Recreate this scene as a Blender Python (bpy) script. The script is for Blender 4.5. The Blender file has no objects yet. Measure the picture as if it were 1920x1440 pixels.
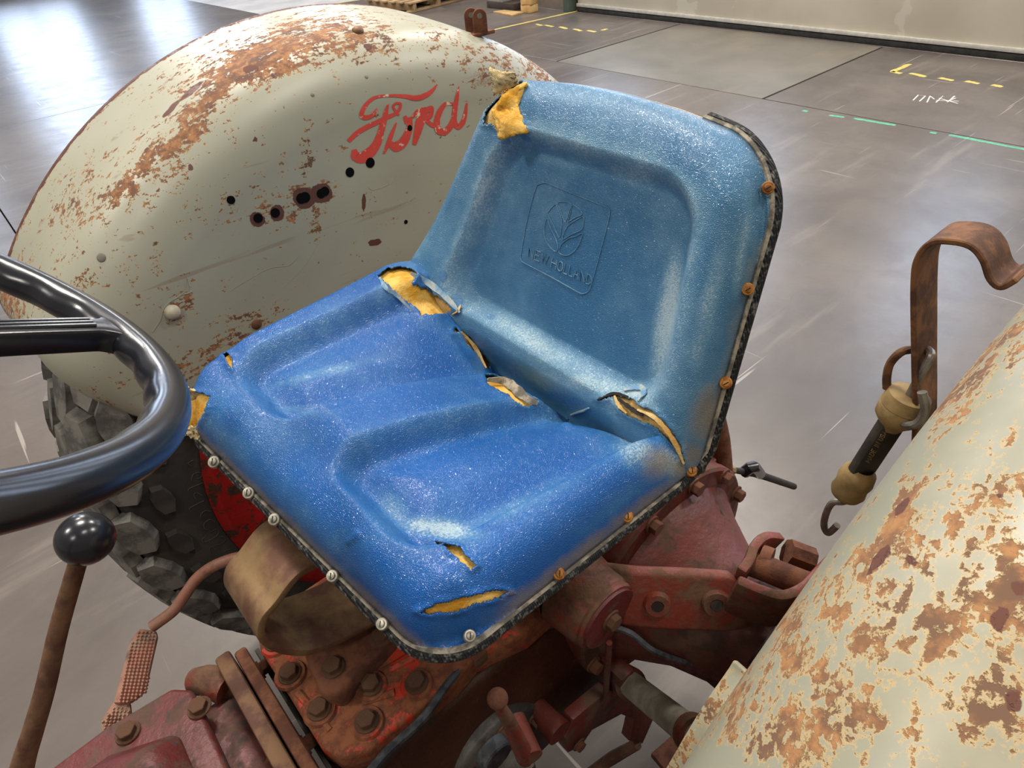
import bpy, bmesh, math, random
import numpy as np
from mathutils import Vector, Matrix
from mathutils.bvhtree import BVHTree
random.seed(7); rng = np.random.RandomState(7)
S = bpy.context.scene
COL = S.collection
# ------------------------------------------------------------------ camera
CAM = np.array([.08, .512, 1.534]); YAW, PIT, ROL = [math.radians(a) for a in (-128.072, 38.46, -5.2386)]; F = 1229.2
FW = np.array([math.cos(YAW)*math.cos(PIT), math.sin(YAW)*math.cos(PIT), -math.sin(PIT)])
_r = np.array([math.sin(YAW), -math.cos(YAW), 0]); _u = np.cross(_r, FW)
RT = math.cos(ROL)*_r+math.sin(ROL)*_u; UP = -math.sin(ROL)*_r+math.cos(ROL)*_u
cd = bpy.data.cameras.new('camera'); cam = bpy.data.objects.new('camera', cd); COL.objects.link(cam)
cd.sensor_width = 36; cd.lens = F*36/1920; cd.clip_start = .02; cd.clip_end = 100
mw = Matrix.Identity(4)
for i in range(3):
    mw[i][0] = RT[i]; mw[i][1] = UP[i]; mw[i][2] = -FW[i]; mw[i][3] = CAM[i]
cam.matrix_world = mw
S.camera = cam
# ------------------------------------------------------------------ world, lights, exposure
S.view_settings.view_transform = 'Standard'; S.view_settings.look = 'None'
S.view_settings.exposure = 0.0; S.view_settings.gamma = 1.0
S.view_settings.use_curve_mapping = False
W = bpy.data.worlds.new('hall_air'); S.world = W; W.use_nodes = True
W.node_tree.nodes['Background'].inputs[0].default_value = (1.0, .93, .85, 1)
W.node_tree.nodes['Background'].inputs[1].default_value = .27

def area(name, loc, target, sx, sy, power, col):
    l = bpy.data.lights.new(name, 'AREA'); l.shape = 'RECTANGLE'; l.size = sx; l.size_y = sy
    l.energy = power; l.color = col
    o = bpy.data.objects.new(name, l); COL.objects.link(o); o.location = loc
    o.rotation_euler = (Vector(target)-Vector(loc)).to_track_quat('-Z', 'Y').to_euler()
    return o
# rows of high-bay fittings under the roof
for (x, y, p) in ((-1.2, -2.6, 330), (-1.2, 1.8, 105), (3.2, -2.4, 190), (3.2, 2.0, 100), (-5.4, -2.6, 240), (-5.4, 2.2, 200), (-1.2, -7, 200)):
    area('high_bay_light', (x, y, 6.0), (x, y, 0), 1.3, .5, p, (1, .94, .86))

for (x, y, p) in ((-6.5, -11, 300), (-3.0, -11, 300)):
    area('high_bay_light', (x, y, 5.6), (x, y+1.5, 0), 1.2, 3.2, p, (.95, .97, 1))
# ------------------------------------------------------------------ pixel helpers (survey of the photograph)
def ray(px, py):
    d = FW+RT*(px-960)/F+UP*(720-py)/F
    return d
def hit(px, py, ax, v):
    d = ray(px, py); t = (v-CAM[ax])/d[ax]; return Vector(CAM+t*d)
def proj(P):
    P = np.atleast_2d(np.asarray(P, float)); d = P-CAM; z = d@FW; z = np.where(z < .02, .02, z)
    return np.stack([960+F*(d@RT)/z, 720-F*(d@UP)/z], 1)
def onto(bvh, px, py):
    d = Vector(ray(px, py)).normalized()
    l, n, i, t = bvh.ray_cast(Vector(CAM), d)
    if l is None: return None, None
    if n.dot(d) > 0: n = -n
    return l, n
def ontoS(bvh, px, py, tx, ty):
    """first hit found walking from (px, py) towards (tx, ty)"""
    for i in range(60):
        l, n = onto(bvh, px+(tx-px)*i/60, py+(ty-py)*i/60)
        if l is not None: return l, n
    return None, None
def bvh_of(o):
    me = o.data
    return BVHTree.FromPolygons([v.co.copy() for v in me.vertices], [tuple(p.vertices) for p in me.polygons])

# ------------------------------------------------------------------ node helpers
def lin(r, g, b):
    f = lambda c: (c/255/12.92) if c/255 <= .04045 else ((c/255+.055)/1.055)**2.4
    return (f(r), f(g), f(b), 1)
class Mat:
    def __init__(s, name, rough=.5, metal=0.0, spec=.5):
        s.m = bpy.data.materials.new(name); s.m.use_nodes = True; s.nt = s.m.node_tree
        s.b = s.nt.nodes['Principled BSDF']; s.b.inputs['Roughness'].default_value = rough
        s.b.inputs['Metallic'].default_value = metal; s.b.inputs['Specular IOR Level'].default_value = spec
        s.tc = s.n('ShaderNodeTexCoord')
    def n(s, t, **k):
        x = s.nt.nodes.new(t)
        for a, b in k.items(): setattr(x, a, b)
        return x
    def l(s, a, b): s.nt.links.new(a, b)
    def noise(s, scale, detail=4, rough=.6, dist=0, vec=None, stretch=None):
        x = s.n('ShaderNodeTexNoise'); x.inputs['Scale'].default_value = scale; x.inputs['Detail'].default_value = detail
        x.inputs['Roughness'].default_value = rough; x.inputs['Distortion'].default_value = dist
        v = s.tc.outputs['Object']
        if stretch:
            m = s.n('ShaderNodeMapping'); m.inputs['Scale'].default_value = stretch[0]; m.inputs['Rotation'].default_value = stretch[1]
            s.l(v, m.inputs[0]); v = m.outputs[0]
        s.l(v, x.inputs['Vector']); return x.outputs[0]
    def voro(s, scale, feature='F1'):
        x = s.n('ShaderNodeTexVoronoi'); x.feature = feature; x.inputs['Scale'].default_value = scale
        s.l(s.tc.outputs['Object'], x.inputs['Vector']); return x.outputs[0]
    def attr(s, name):
        x = s.n('ShaderNodeAttribute'); x.attribute_name = name; return x.outputs['Fac']
    def math(s, op, a, b=None, c=None, clamp=False):
        x = s.n('ShaderNodeMath', operation=op); x.use_clamp = clamp
        for i, v in enumerate((a, b, c)):
            if v is None: continue
            if isinstance(v, (int, float)): x.inputs[i].default_value = v
            else: s.l(v, x.inputs[i])
        return x.outputs[0]
    def step(s, v, lo, hi):
        x = s.n('ShaderNodeMapRange'); x.interpolation_type = 'SMOOTHSTEP'
        s.l(v, x.inputs[0])
        for i, q in ((1, lo), (2, hi)):
            if isinstance(q, (int, float)): x.inputs[i].default_value = q
            else: s.l(q, x.inputs[i])
        return x.outputs[0]
    def mix(s, f, a, b):
        x = s.n('ShaderNodeMix', data_type='RGBA')
        for i, v in ((0, f), (6, a), (7, b)):
            if isinstance(v, (int, float)): x.inputs[i].default_value = v
            elif isinstance(v, tuple): x.inputs[i].default_value = v
            else: s.l(v, x.inputs[i])
        return x.outputs[2]
    def color(s, c):
        if isinstance(c, tuple): s.b.inputs['Base Color'].default_value = c
        else: s.l(c, s.b.inputs['Base Color'])
        return s
    def rough(s, f, a, b):
        x = s.n('ShaderNodeMapRange'); s.l(f, x.inputs[0]); x.inputs[3].default_value = a; x.inputs[4].default_value = b
        s.l(x.outputs[0], s.b.inputs['Roughness']); return s
    def bump(s, h, dist=.001, strength=1):
        x = s.n('ShaderNodeBump'); x.inputs['Distance'].default_value = dist; x.inputs['Strength'].default_value = strength
        s.l(h, x.inputs['Height']); s.l(x.outputs[0], s.b.inputs['Normal']); return s

def simple(name, c1, c2, scale=20, rough=.6, metal=0, bump=.0008, lo=.4, hi=.6, spec=.4, detail=6):
    m = Mat(name, rough, metal, spec); n = m.noise(scale, detail, .65)
    m.color(m.mix(m.step(n, lo, hi), c1, c2)); m.bump(m.noise(scale*4, 4), bump, .6); return m.m

MT = {}
# ---- sheet metal paint with rust (fenders)
def fender_mat(name, near):
    m = Mat(name, .42, 0, .45)
    a = m.attr('rust')
    big = m.noise(2.6, 3, .5); cream = m.mix(m.step(big, .3, .7), lin(152, 151, 134), lin(168, 167, 150))
    if near:
        cream = m.mix(m.step(m.noise(9, 4, .6), .45, .7), lin(140, 138, 120), lin(160, 153, 130))
    large = m.noise(11, 4, .6, .4); k = 1 if not near else 1.0
    mid = m.noise(46*k, 5, .68, .4); fine = m.noise(190*k, 5, .7, .3)
    strk = m.noise(120*k, 4, .65, .2, stretch=((.22, 1, 1.3), (0, .65, 0)))
    v = m.math('ADD', m.math('MULTIPLY', mid, .36), m.math('MULTIPLY', fine, .34))
    v = m.math('ADD', v, m.math('MULTIPLY', strk, .30))
    aa = m.math('MULTIPLY', a, m.math('ADD', m.math('MULTIPLY', large, 1.1), .42))
    th = m.math('SUBTRACT', .590 if not near else .575, m.math('MULTIPLY', aa, .150 if not near else .115))
    r = m.step(v, th, m.math('ADD', th, .016 if not near else .035))
    halo = m.step(v, m.math('SUBTRACT', th, .035), m.math('ADD', th, .005))
    orange = m.mix(m.step(m.noise(90, 5, .7), .40, .64), lin(104, 62, 42), lin(156, 106, 62))
    orange = m.mix(m.step(m.noise(24, 5, .65), .52, .62), orange, lin(84, 50, 42))
    c = m.mix(m.math('MULTIPLY', halo, .35 if not near else .6), cream, lin(190, 156, 98))
    c = m.mix(m.math('MULTIPLY', r, .92 if not near else .85), c, orange)
    d = m.attr('dark'); dn = m.noise(50, 5, .6)
    dm = m.step(m.math('ADD', d, m.math('MULTIPLY', m.math('SUBTRACT', dn, .5), .8)), .48, .54)
    c = m.mix(dm, c, lin(92, 56, 44))
    # fine scratches
    sc = m.noise(26, 3, .5, 0, stretch=((.12, 1, 1.9), (0, .8, 0)))
    c = m.mix(m.math('MULTIPLY', m.step(sc, .67, .72), .35), c, lin(120, 90, 60))
    m.color(c); m.rough(r, .38, .85)
    h = m.math('ADD', m.math('MULTIPLY', r, -.5), m.math('MULTIPLY', m.noise(7, 2, .5), 1.2))
    m.bump(h, .0012, .7); return m.m
MT['fender'] = fender_mat('cream_paint_with_rust', False)
MT['fender_near'] = fender_mat('cream_paint_heavy_rust', True)

def vinyl(name, deep, light, pale):
    m = Mat(name, .33, 0, .5)
    w = m.attr('wear'); g = m.noise(420, 3, .6); big = m.noise(9, 5, .6); mid = m.noise(36, 5, .6)
    v = m.math('ADD', w, m.math('MULTIPLY', m.math('SUBTRACT', big, .5), .9))
    v = m.math('ADD', v, m.math('MULTIPLY', m.math('SUBTRACT', mid, .5), .35))
    v2 = m.math('ADD', v, m.math('MULTIPLY', m.math('SUBTRACT', g, .5), 1.5))
    c = m.mix(m.step(v, -.1, .75), deep, light)
    c = m.mix(m.math('MULTIPLY', m.step(v2, .45, 1.15), .85), c, pale)
    dirt = m.attr('dirt')
    dv = m.math('ADD', dirt, m.math('MULTIPLY', m.math('SUBTRACT', mid, .5), .6))
    c = m.mix(m.math('MULTIPLY', m.step(dv, .3, .9), .75), c, lin(128, 116, 98))
    stain = m.attr('stain')
    c = m.mix(m.math('MULTIPLY', m.step(m.math('ADD', stain, m.math('MULTIPLY', m.math('SUBTRACT', mid, .5), .9)), .45, .55), .7), c, lin(62, 112, 160))
    m.color(c); m.rough(m.step(v, 0, 1.0), .22, .42)
    vo = m.voro(620, 'DISTANCE_TO_EDGE')
    h = m.math('ADD', m.step(vo, 0, .35), m.math('MULTIPLY', m.noise(300, 2), .6))
    m.bump(h, .0004, .85); return m.m
MT['vinyl'] = vinyl('blue_vinyl_seat', lin(14, 82, 154), lin(52, 110, 160), lin(168, 190, 196))
MT['vinyl_back'] = vinyl('faded_blue_vinyl_back', lin(50, 104, 144), lin(96, 140, 168), lin(174, 194, 200))

m = Mat('yellow_foam', .95, 0, .1); n = m.noise(160, 5, .7)
m.color(m.mix(m.step(m.noise(40, 4), .35, .65), lin(196, 142, 48), lin(226, 186, 104))); m.bump(n, .002, 1); MT['foam'] = m.m
m = Mat('dirty_foam', .95, 0, .1); n = m.noise(160, 5, .7)
m.color(m.mix(m.step(m.noise(50, 4), .35, .65), lin(176, 138, 78), lin(206, 176, 122))); m.bump(n, .002, 1); MT['foam_dirty'] = m.m
m = Mat('woven_backing', .95, 0, .1)
wv = m.n('ShaderNodeTexWave'); wv.inputs['Scale'].default_value = 260; m.l(m.tc.outputs['Object'], wv.inputs[0])
m.color(m.mix(m.noise(30, 4), lin(186, 164, 118), lin(214, 196, 152))); m.bump(wv.outputs[1], .0006, .8); MT['backing'] = m.m
m = Mat('black_braided_trim', .7, 0, .3)
wv = m.n('ShaderNodeTexWave'); wv.inputs['Scale'].default_value = 130; wv.inputs['Distortion'].default_value = 3; m.l(m.tc.outputs['Object'], wv.inputs[0])
m.color(m.mix(m.step(m.noise(180, 3), .5, .7), lin(30, 31, 33), lin(105, 104, 100))); m.bump(wv.outputs[1], .0012, 1); MT['cord'] = m.m
m = Mat('dusty_flange', .85, 0, .2); m.color(m.mix(m.step(m.noise(60, 4), .4, .6), lin(96, 92, 84), lin(158, 150, 134))); m.bump(m.noise(220, 3), .001, 1); MT['flange'] = m.m
MT['seat_steel'] = simple('seat_pan_steel', lin(90, 70, 55), lin(120, 112, 100), 24, .8)
MT['screw_zinc'] = simple('zinc_screw', lin(150, 146, 134), lin(186, 180, 164), 60, .45, .7)
MT['screw_rust'] = simple('rusty_screw', lin(120, 72, 30), lin(176, 122, 56), 90, .75, .2)
MT['black_gloss'] = simple('black_hard_rubber', lin(24, 25, 30), lin(31, 32, 38), 12, .23, 0, .0002, spec=.6)
MT['rust_steel'] = simple('rusted_steel', lin(84, 56, 44), lin(112, 82, 58), 22, .72, .25, .001)
MT['spring'] = simple('tarnished_spring_steel', lin(104, 72, 58), lin(138, 112, 78), 18, .55, .45, .0006, .38, .66)
MT['rust_brown'] = simple('brown_rust', lin(86, 52, 38), lin(112, 70, 48), 40, .88, .05, .0015)
MT['strap_rust'] = simple('orange_brown_rust', lin(78, 52, 38), lin(118, 80, 50), 34, .8, .2, .0012)
def chipped(name, paint, paint2, rust, rust2, sc, lo, hi, dark=None):
    m = Mat(name, .55, 0, .4); n = m.noise(sc, 8, .72, .3); n2 = m.noise(sc*.35, 4)
    v = m.math('ADD', m.math('MULTIPLY', n, .65), m.math('MULTIPLY', n2, .35))
    p = m.mix(m.noise(sc*1.5, 3), paint, paint2); r = m.mix(m.step(m.noise(sc*2, 4), .4, .6), rust, rust2)
    f = m.step(v, lo, hi); m.color(m.mix(f, p, r)); m.rough(f, .45, .85); m.bump(m.math('ADD', n, m.noise(sc*6, 3)), .0014, .7); return m.m
MT['cover_red'] = chipped('bright_red_paint_on_rust', lin(196, 58, 34), lin(176, 56, 36), lin(104, 60, 40), lin(132, 80, 50), 34, .42, .48)
MT['dark_red'] = chipped('dull_dark_red_paint', lin(104, 38, 38), lin(84, 42, 38), lin(64, 52, 48), lin(82, 60, 48), 24, .48, .58)
MT['wheel_red'] = chipped('chipped_wheel_red', lin(196, 38, 32), lin(170, 36, 30), lin(70, 52, 42), lin(90, 62, 44), 34, .53, .56)
MT['arm_red'] = chipped('faded_red_casting', lin(124, 50, 38), lin(104, 56, 42), lin(82, 56, 42), lin(100, 72, 52), 22, .45, .54)
MT['axle_red'] = chipped('grimy_red_casting', lin(100, 40, 33), lin(84, 40, 32), lin(62, 42, 34), lin(82, 58, 44), 16, .48, .57)
MT['housing'] = chipped('housing_rust_brown', lin(50, 29, 21), lin(64, 36, 25), lin(34, 23, 19), lin(104, 76, 46), 26, .54, .72)  # rust brown, base darkened to stand in for shade under the seat
MT['grime'] = simple('black_grime', lin(28, 22, 20), lin(44, 32, 28), 14, .9, 0, .002)
MT['gasket'] = simple('grey_steel_plate', lin(60, 58, 55), lin(88, 85, 80), 30, .55, .4)
MT['tube'] = simple('weathered_grey_tube', lin(128, 122, 108), lin(154, 148, 132), 26, .7, .1)
MT['pedal'] = chipped('pinkish_worn_pedal_paint', lin(160, 100, 80), lin(150, 112, 92), lin(140, 124, 104), lin(98, 78, 66), 26, .45, .62)
MT['plug'] = simple('dull_grey_plug', lin(112, 108, 96), lin(128, 122, 108), 30, .7)
MT['wire'] = simple('galvanised_wire', lin(118, 112, 104), lin(148, 142, 132), 50, .45, .6)
MT['cap_rubber'] = simple('tan_rubber_end', lin(112, 92, 58), lin(140, 116, 74), 24, .7, 0, .0006)
MT['rubber'] = simple('black_strap_rubber', lin(38, 35, 31), lin(54, 49, 42), 30, .7, 0, .0008)
MT['print'] = simple('worn_tan_print', lin(120, 98, 60), lin(150, 128, 84), 40, .8)
MT['hose'] = simple('grey_black_hose', lin(40, 42, 46), lin(70, 72, 76), 60, .65, 0, .001)
MT['tyre'] = simple('dusty_tyre_rubber', lin(46, 43, 39), lin(64, 60, 54), 10, .85, 0, .001)
MT['lug'] = simple('worn_grey_tread_rubber', lin(80, 78, 74), lin(116, 113, 106), 22, .88, 0, .0012)
MT['tyre_mark'] = simple('raised_tyre_lettering', lin(60, 56, 50), lin(76, 71, 63), 30, .85)
m = Mat('hand_painted_red', .5, 0, .4)
m.color(m.mix(m.step(m.noise(60, 6, .7), .58, .63), m.mix(m.noise(40, 4), lin(196, 58, 50), lin(208, 82, 70)), lin(214, 196, 172))); MT['letter'] = m.m
m = Mat('black_hole', .9, 0, .1); m.color(lin(10, 9, 9)); MT['hole'] = m.m

# ------------------------------------------------------------------ object helpers
def link(name, me, mat, parent=None, label=None, smooth=True):
    o = bpy.data.objects.new(name, me); COL.objects.link(o)
    if mat is not None: me.materials.append(MT[mat] if isinstance(mat, str) else mat)
    if parent: o.parent = parent
    if label: o['label'] = label
    if smooth: me.polygons.foreach_set('use_smooth', [True]*len(me.polygons))
    return o
def pymesh(name, V, Fc):
    me = bpy.data.meshes.new(name); me.from_pydata([tuple(v) for v in V], [], Fc); me.validate(); me.update(); return me
def bm_link(name, bm, mat, parent=None, label=None, smooth=True, angle=35):
    bmesh.ops.recalc_face_normals(bm, faces=bm.faces[:])
    me = bpy.data.meshes.new(name); bm.to_mesh(me); bm.free()
    o = link(name, me, mat, parent, label, smooth)
    if smooth: me.set_sharp_from_angle(angle=math.radians(angle))
    return o
def thing(name, label, cat, loc=(0, 0, 0), group=None):
    o = bpy.data.objects.new(name, None); COL.objects.link(o); o.location = loc; o['label'] = label; o['category'] = cat
    o.empty_display_size = .05
    if group: o['group'] = group
    return o
def tag(o, label, cat, group=None, kind=None):
    if label: o['label'] = label
    if cat: o['category'] = cat
    if group: o['group'] = group
    if kind: o['kind'] = kind
    return o
def smooth_path(P, n=8, closed=False):
    P = [Vector(p) for p in P]; out = []; N = len(P)
    rng_ = range(N if closed else N-1)
    for i in rng_:
        a = P[(i-1) % N] if (closed or i > 0) else P[0]*2-P[1]
        b = P[i]; c = P[(i+1) % N]; d = P[(i+2) % N] if (closed or i+2 < N) else P[-1]*2-P[-2]
        for k in range(n):
            t = k/n
            out.append(.5*((2*b)+(c-a)*t+(2*a-5*b+4*c-d)*t*t+(3*b-a-3*c+d)*t**3))
    if not closed: out.append(P[-1])
    return out
def tube_bm(bm, P, r, seg=10, closed=False, caps=True):
    n = len(P); rs = r if hasattr(r, '__len__') else [r]*n
    t = [(P[(i+1) % n]-P[i-1] if closed else P[min(i+1, n-1)]-P[max(i-1, 0)]).normalized() for i in range(n)]
    u = t[0].orthogonal().normalized(); rings = []
    for i in range(n):
        u = (u-t[i]*u.dot(t[i])).normalized(); w = t[i].cross(u)
        rings.append([bm.verts.new(P[i]+(u*math.cos(2*math.pi*k/seg)+w*math.sin(2*math.pi*k/seg))*rs[i]) for k in range(seg)])
    for i in range(n if closed else n-1):
        a, b = rings[i], rings[(i+1) % n]
        for k in range(seg): bm.faces.new((a[k], a[(k+1) % seg], b[(k+1) % seg], b[k]))
    if caps and not closed:
        bm.faces.new(rings[0]); bm.faces.new(rings[-1][::-1])
def tube(name, P, r, mat, parent=None, seg=10, sub=6, label=None, closed=False):
    n0 = len(P); Q = smooth_path(P, sub, closed) if sub > 1 else [Vector(p) for p in P]
    if hasattr(r, '__len__'): r = list(np.interp(np.linspace(0, n0-1, len(Q)), range(n0), r))
    bm = bmesh.new(); tube_bm(bm, Q, r, seg, closed); return bm_link(name, bm, mat, parent, label)
def bar_bm(bm, P, wdir, w, t, widths=None):
    """flat bar swept along P; width w along wdir, thickness t"""
    n = len(P); R = []
    for i in range(n):
        tg = (P[min(i+1, n-1)]-P[max(i-1, 0)]).normalized()
        wd = Vector(wdir[i] if isinstance(wdir, list) else wdir); wd = (wd-tg*wd.dot(tg)).normalized(); nn = tg.cross(wd)
        ww = (widths[i] if widths else w)/2
        R.append([bm.verts.new(P[i]+wd*a*ww+nn*b*t/2) for a, b in ((-1, -1), (1, -1), (1, 1), (-1, 1))])
    for i in range(n-1):
        for k in range(4): bm.faces.new((R[i][k], R[i][(k+1) % 4], R[i+1][(k+1) % 4], R[i+1][k]))
    bm.faces.new(R[0]); bm.faces.new(R[-1][::-1])
def bevel(bm, off, seg=2, ang=30):
    bmesh.ops.recalc_face_normals(bm, faces=bm.faces[:])
    e = [e for e in bm.edges if len(e.link_faces) == 2 and e.calc_face_angle(0) > math.radians(ang)]
    bmesh.ops.bevel(bm, geom=e, offset=off, segments=seg, affect='EDGES', profile=.5, clamp_overlap=True)
def prism_bm(bm, pts, vec):
    """polygon of 3D points extruded along vec"""
    a = [bm.verts.new(p) for p in pts]; b = [bm.verts.new(Vector(p)+Vector(vec)) for p in pts]
    n = len(a); bm.faces.new(a); bm.faces.new(b[::-1])
    for i in range(n): bm.faces.new((a[i], b[i], b[(i+1) % n], a[(i+1) % n]))
def prism(name, pts, vec, mat, parent=None, bev=.003, label=None, seg=2):
    bm = bmesh.new(); prism_bm(bm, pts, vec)
    if bev: bevel(bm, bev, seg)
    return bm_link(name, bm, mat, parent, label)
def box(name, c, s, mat, parent=None, bev=.003, label=None, rot=None, smooth=True):
    bm = bmesh.new(); bmesh.ops.create_cube(bm, size=1, matrix=Matrix.Diagonal((*s, 1)))
    if bev: bevel(bm, bev)
    if rot is not None: bmesh.ops.transform(bm, matrix=rot.to_4x4(), verts=bm.verts)
    bmesh.ops.translate(bm, vec=c, verts=bm.verts)
    return bm_link(name, bm, mat, parent, label, smooth)
def lathe(name, prof, o, axis, mat, parent=None, seg=48, label=None, bev=0):
    """prof list of (along, radius)"""
    axis = Vector(axis).normalized(); u = axis.orthogonal().normalized(); w = axis.cross(u); o = Vector(o)
    bm = bmesh.new(); R = []
    for a, r in prof:
        if r < 1e-6: R.append([bm.verts.new(o+axis*a)])
        else: R.append([bm.verts.new(o+axis*a+(u*math.cos(2*math.pi*k/seg)+w*math.sin(2*math.pi*k/seg))*r) for k in range(seg)])
    for i in range(len(R)-1):
        A, B = R[i], R[i+1]
        for k in range(seg):
            k2 = (k+1) % seg
            if len(A) == 1 and len(B) > 1: bm.faces.new((A[0], B[k2], B[k]))
            elif len(B) == 1 and len(A) > 1: bm.faces.new((A[k], A[k2], B[0]))
            elif len(A) > 1: bm.faces.new((A[k], A[k2], B[k2], B[k]))
    return bm_link(name, bm, mat, parent, label, angle=40)
_hex = {}
def hex_mesh(mat):
    if mat not in _hex:
        bm = bmesh.new()
        R = [(0, 1.35, 24), (.12, 1.35, 24)]
        bmesh.ops.create_cone(bm, cap_ends=True, segments=24, radius1=1.3, radius2=1.25, depth=.16, matrix=Matrix.Translation((0, 0, .08)))
        bm2 = bmesh.new(); bmesh.ops.create_cone(bm2, cap_ends=True, segments=6, radius1=1, radius2=1, depth=.75, matrix=Matrix.Translation((0, 0, .5)))
        bevel(bm2, .07, 1); tmp = bpy.data.meshes.new('t'); bm2.to_mesh(tmp); bm.from_mesh(tmp); bm2.free()
        me = bpy.data.meshes.new('hex_bolt'); bmesh.ops.recalc_face_normals(bm, faces=bm.faces[:]); bm.to_mesh(me); bm.free()
        me.materials.append(MT[mat]); _hex[mat] = me
    return _hex[mat]
def bolt(loc, nrm, r, mat, parent, name='bolt', spin=None, h=1.0):
    o = bpy.data.objects.new(name, hex_mesh(mat)); COL.objects.link(o); o.parent = parent
    q = Vector(nrm).normalized().to_track_quat('Z', 'Y'); o.rotation_mode = 'QUATERNION'
    from mathutils import Quaternion
    o.rotation_quaternion = q @ Quaternion((0, 0, 1), random.random()*6 if spin is None else spin)
    o.location = loc; o.scale = (r, r, r*h); return o
def in_poly(P, poly):
    poly = np.array(poly, float); x, y = P[:, 0], P[:, 1]; r = np.zeros(len(P), bool)
    for i in range(len(poly)):
        x1, y1 = poly[i]; x2, y2 = poly[i-1]
        c = ((y1 > y) != (y2 > y)) & (x < (x2-x1)*(y-y1)/(y2-y1+1e-12)+x1); r ^= c
    return r
def poly_dist(P, poly, closed=False):
    A = np.array(poly, float); B = np.roll(A, -1, 0)
    if not closed: A, B = A[:-1], B[:-1]
    D = np.full(len(P), 1e9)
    for a, b in zip(A, B):
        ab = b-a; t = np.clip(((P-a)@ab)/(ab@ab+1e-9), 0, 1); D = np.minimum(D, np.linalg.norm(P-a-t[:, None]*ab, axis=1))
    return D
def set_attr(me, name, vals):
    a = me.attributes.new(name, 'FLOAT', 'POINT'); a.data.foreach_set('value', np.asarray(vals, np.float32))
def blobs(P, L):
    r = np.zeros(len(P))
    for b in L:
        x, y, rx, ry, ang, s = b; c, sn = math.cos(math.radians(ang)), math.sin(math.radians(ang))
        dx = P[:, 0]-x; dy = P[:, 1]-y; u = (dx*c+dy*sn)/rx; v = (-dx*sn+dy*c)/ry
        r = np.maximum(r, s*np.exp(-(u*u+v*v))) if s > 0 else r+s*np.exp(-(u*u+v*v))
    return r
def sstep(x, a, b):
    t = np.clip((x-a)/(b-a), 0, 1); return t*t*(3-2*t)

# ================================================================== SETTING
m = Mat('polished_concrete', .25, 0, .5)
n1 = m.noise(.9, 6, .65, .4); n2 = m.noise(5, 8, .7, .5); n3 = m.noise(3, 6, .6, .2, stretch=((.25, 2.2, 1), (0, 0, .5)))
c = m.mix(m.step(n1, .3, .7), lin(76, 69, 65), lin(100, 92, 86))
c = m.mix(m.math('MULTIPLY', m.step(n2, .45, .75), .5), c, lin(78, 70, 66))
c = m.mix(m.math('MULTIPLY', m.step(n3, .55, .7), .3), c, lin(136, 126, 114))
sc = m.noise(16, 2, .5, 0, stretch=((.05, 2.5, 1), (0, 0, .9))); sc2 = m.noise(14, 2, .5, 0, stretch=((2.5, .06, 1), (0, 0, .25)))
s1 = m.math('MAXIMUM', m.step(sc, .69, .72), m.step(sc2, .71, .74))
c = m.mix(m.math('MULTIPLY', s1, .35), c, lin(196, 188, 178)); m.color(c)
m.rough(m.math('ADD', n2, m.math('MULTIPLY', n3, .4)), .17, .42); m.bump(m.math('ADD', m.noise(6, 5, .6), m.math('MULTIPLY', n3, .8)), .0035, .35)
MT['concrete'] = m.m
MT['joint'] = simple('dark_joint_filler', lin(28, 24, 22), lin(40, 36, 32), 20, .9)
m = Mat('pit_lid_concrete', .42, 0, .4)
c = m.mix(m.step(m.noise(1.4, 6, .6, .3), .3, .7), lin(92, 88, 80), lin(112, 106, 96)); c = m.mix(m.math('MULTIPLY', m.step(m.noise(2, 6, .6, .3, stretch=((.3, 2, 1), (0, 0, .1))), .52, .7), .4), c, lin(128, 110, 90))
m.color(c); MT['lid'] = m.m

fl = box('floor', (-1, -5, -.06), (26, 30, .04), 'joint', None, 0, smooth=False); tag(fl, 'dark joint bed under the polished concrete slabs of the hall floor', None, kind='structure')
def slab(x0, x1, y0, y1, mat='concrete', g=.003, top=0):
    bm = bmesh.new(); bmesh.ops.create_cube(bm, size=1, matrix=Matrix.Translation(((x0+x1)/2, (y0+y1)/2, -.02+top))@Matrix.Diagonal((x1-x0-2*g, y1-y0-2*g, .04, 1)))
    bevel(bm, .002, 1); o = bm_link('slab', bm, mat, fl); return o
slab(-4.70, 0, -7.1, 9, g=.004); slab(0, 10, -7.1, 9, g=.004); slab(-13, -4.7, -19.5, -7.1); slab(-4.7, 10, -19.5, -7.1)
slab(-6.62, -4.7, -7.1, -4.44, g=.010); slab(-6.62, -4.7, -4.44, -2.22, 'lid', g=.012, top=-.001); slab(-6.62, -4.7, -2.22, 9, g=.010); slab(-13, -6.62, -7.1, 9)

m = Mat('door_panel_paint', .6, 0, .3); c = m.mix(m.step(m.noise(.9, 4, .6), .35, .65), lin(176, 168, 152), lin(190, 182, 166))
c = m.mix(m.math('MULTIPLY', m.step(m.noise(2.6, 4, .55, .6), .6, .63), .5), c, lin(200, 194, 180)); m.color(c); MT['door'] = m.m
MT['door_seal'] = simple('black_rubber_seal', lin(34, 32, 30), lin(48, 46, 42), 20, .8)
MT['door_rail'] = simple('pale_metal_rail', lin(176, 172, 162), lin(190, 186, 176), 20, .5, .3)
MT['jamb'] = simple('green_grey_steel_jamb', lin(70, 84, 78), lin(84, 96, 88), 8, .5, .2)
MT['hall_wall'] = simple('dusky_hall_wall', lin(108, 96, 84), lin(124, 112, 98), 3, .9)
m = Mat('daylight_glass', .3); m.b.inputs['Emission Color'].default_value = (.62, .76, 1, 1); m.b.inputs['Emission Strength'].default_value = 9.0; m.color((0, 0, 0, 1)); MT['day'] = m.m

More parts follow.
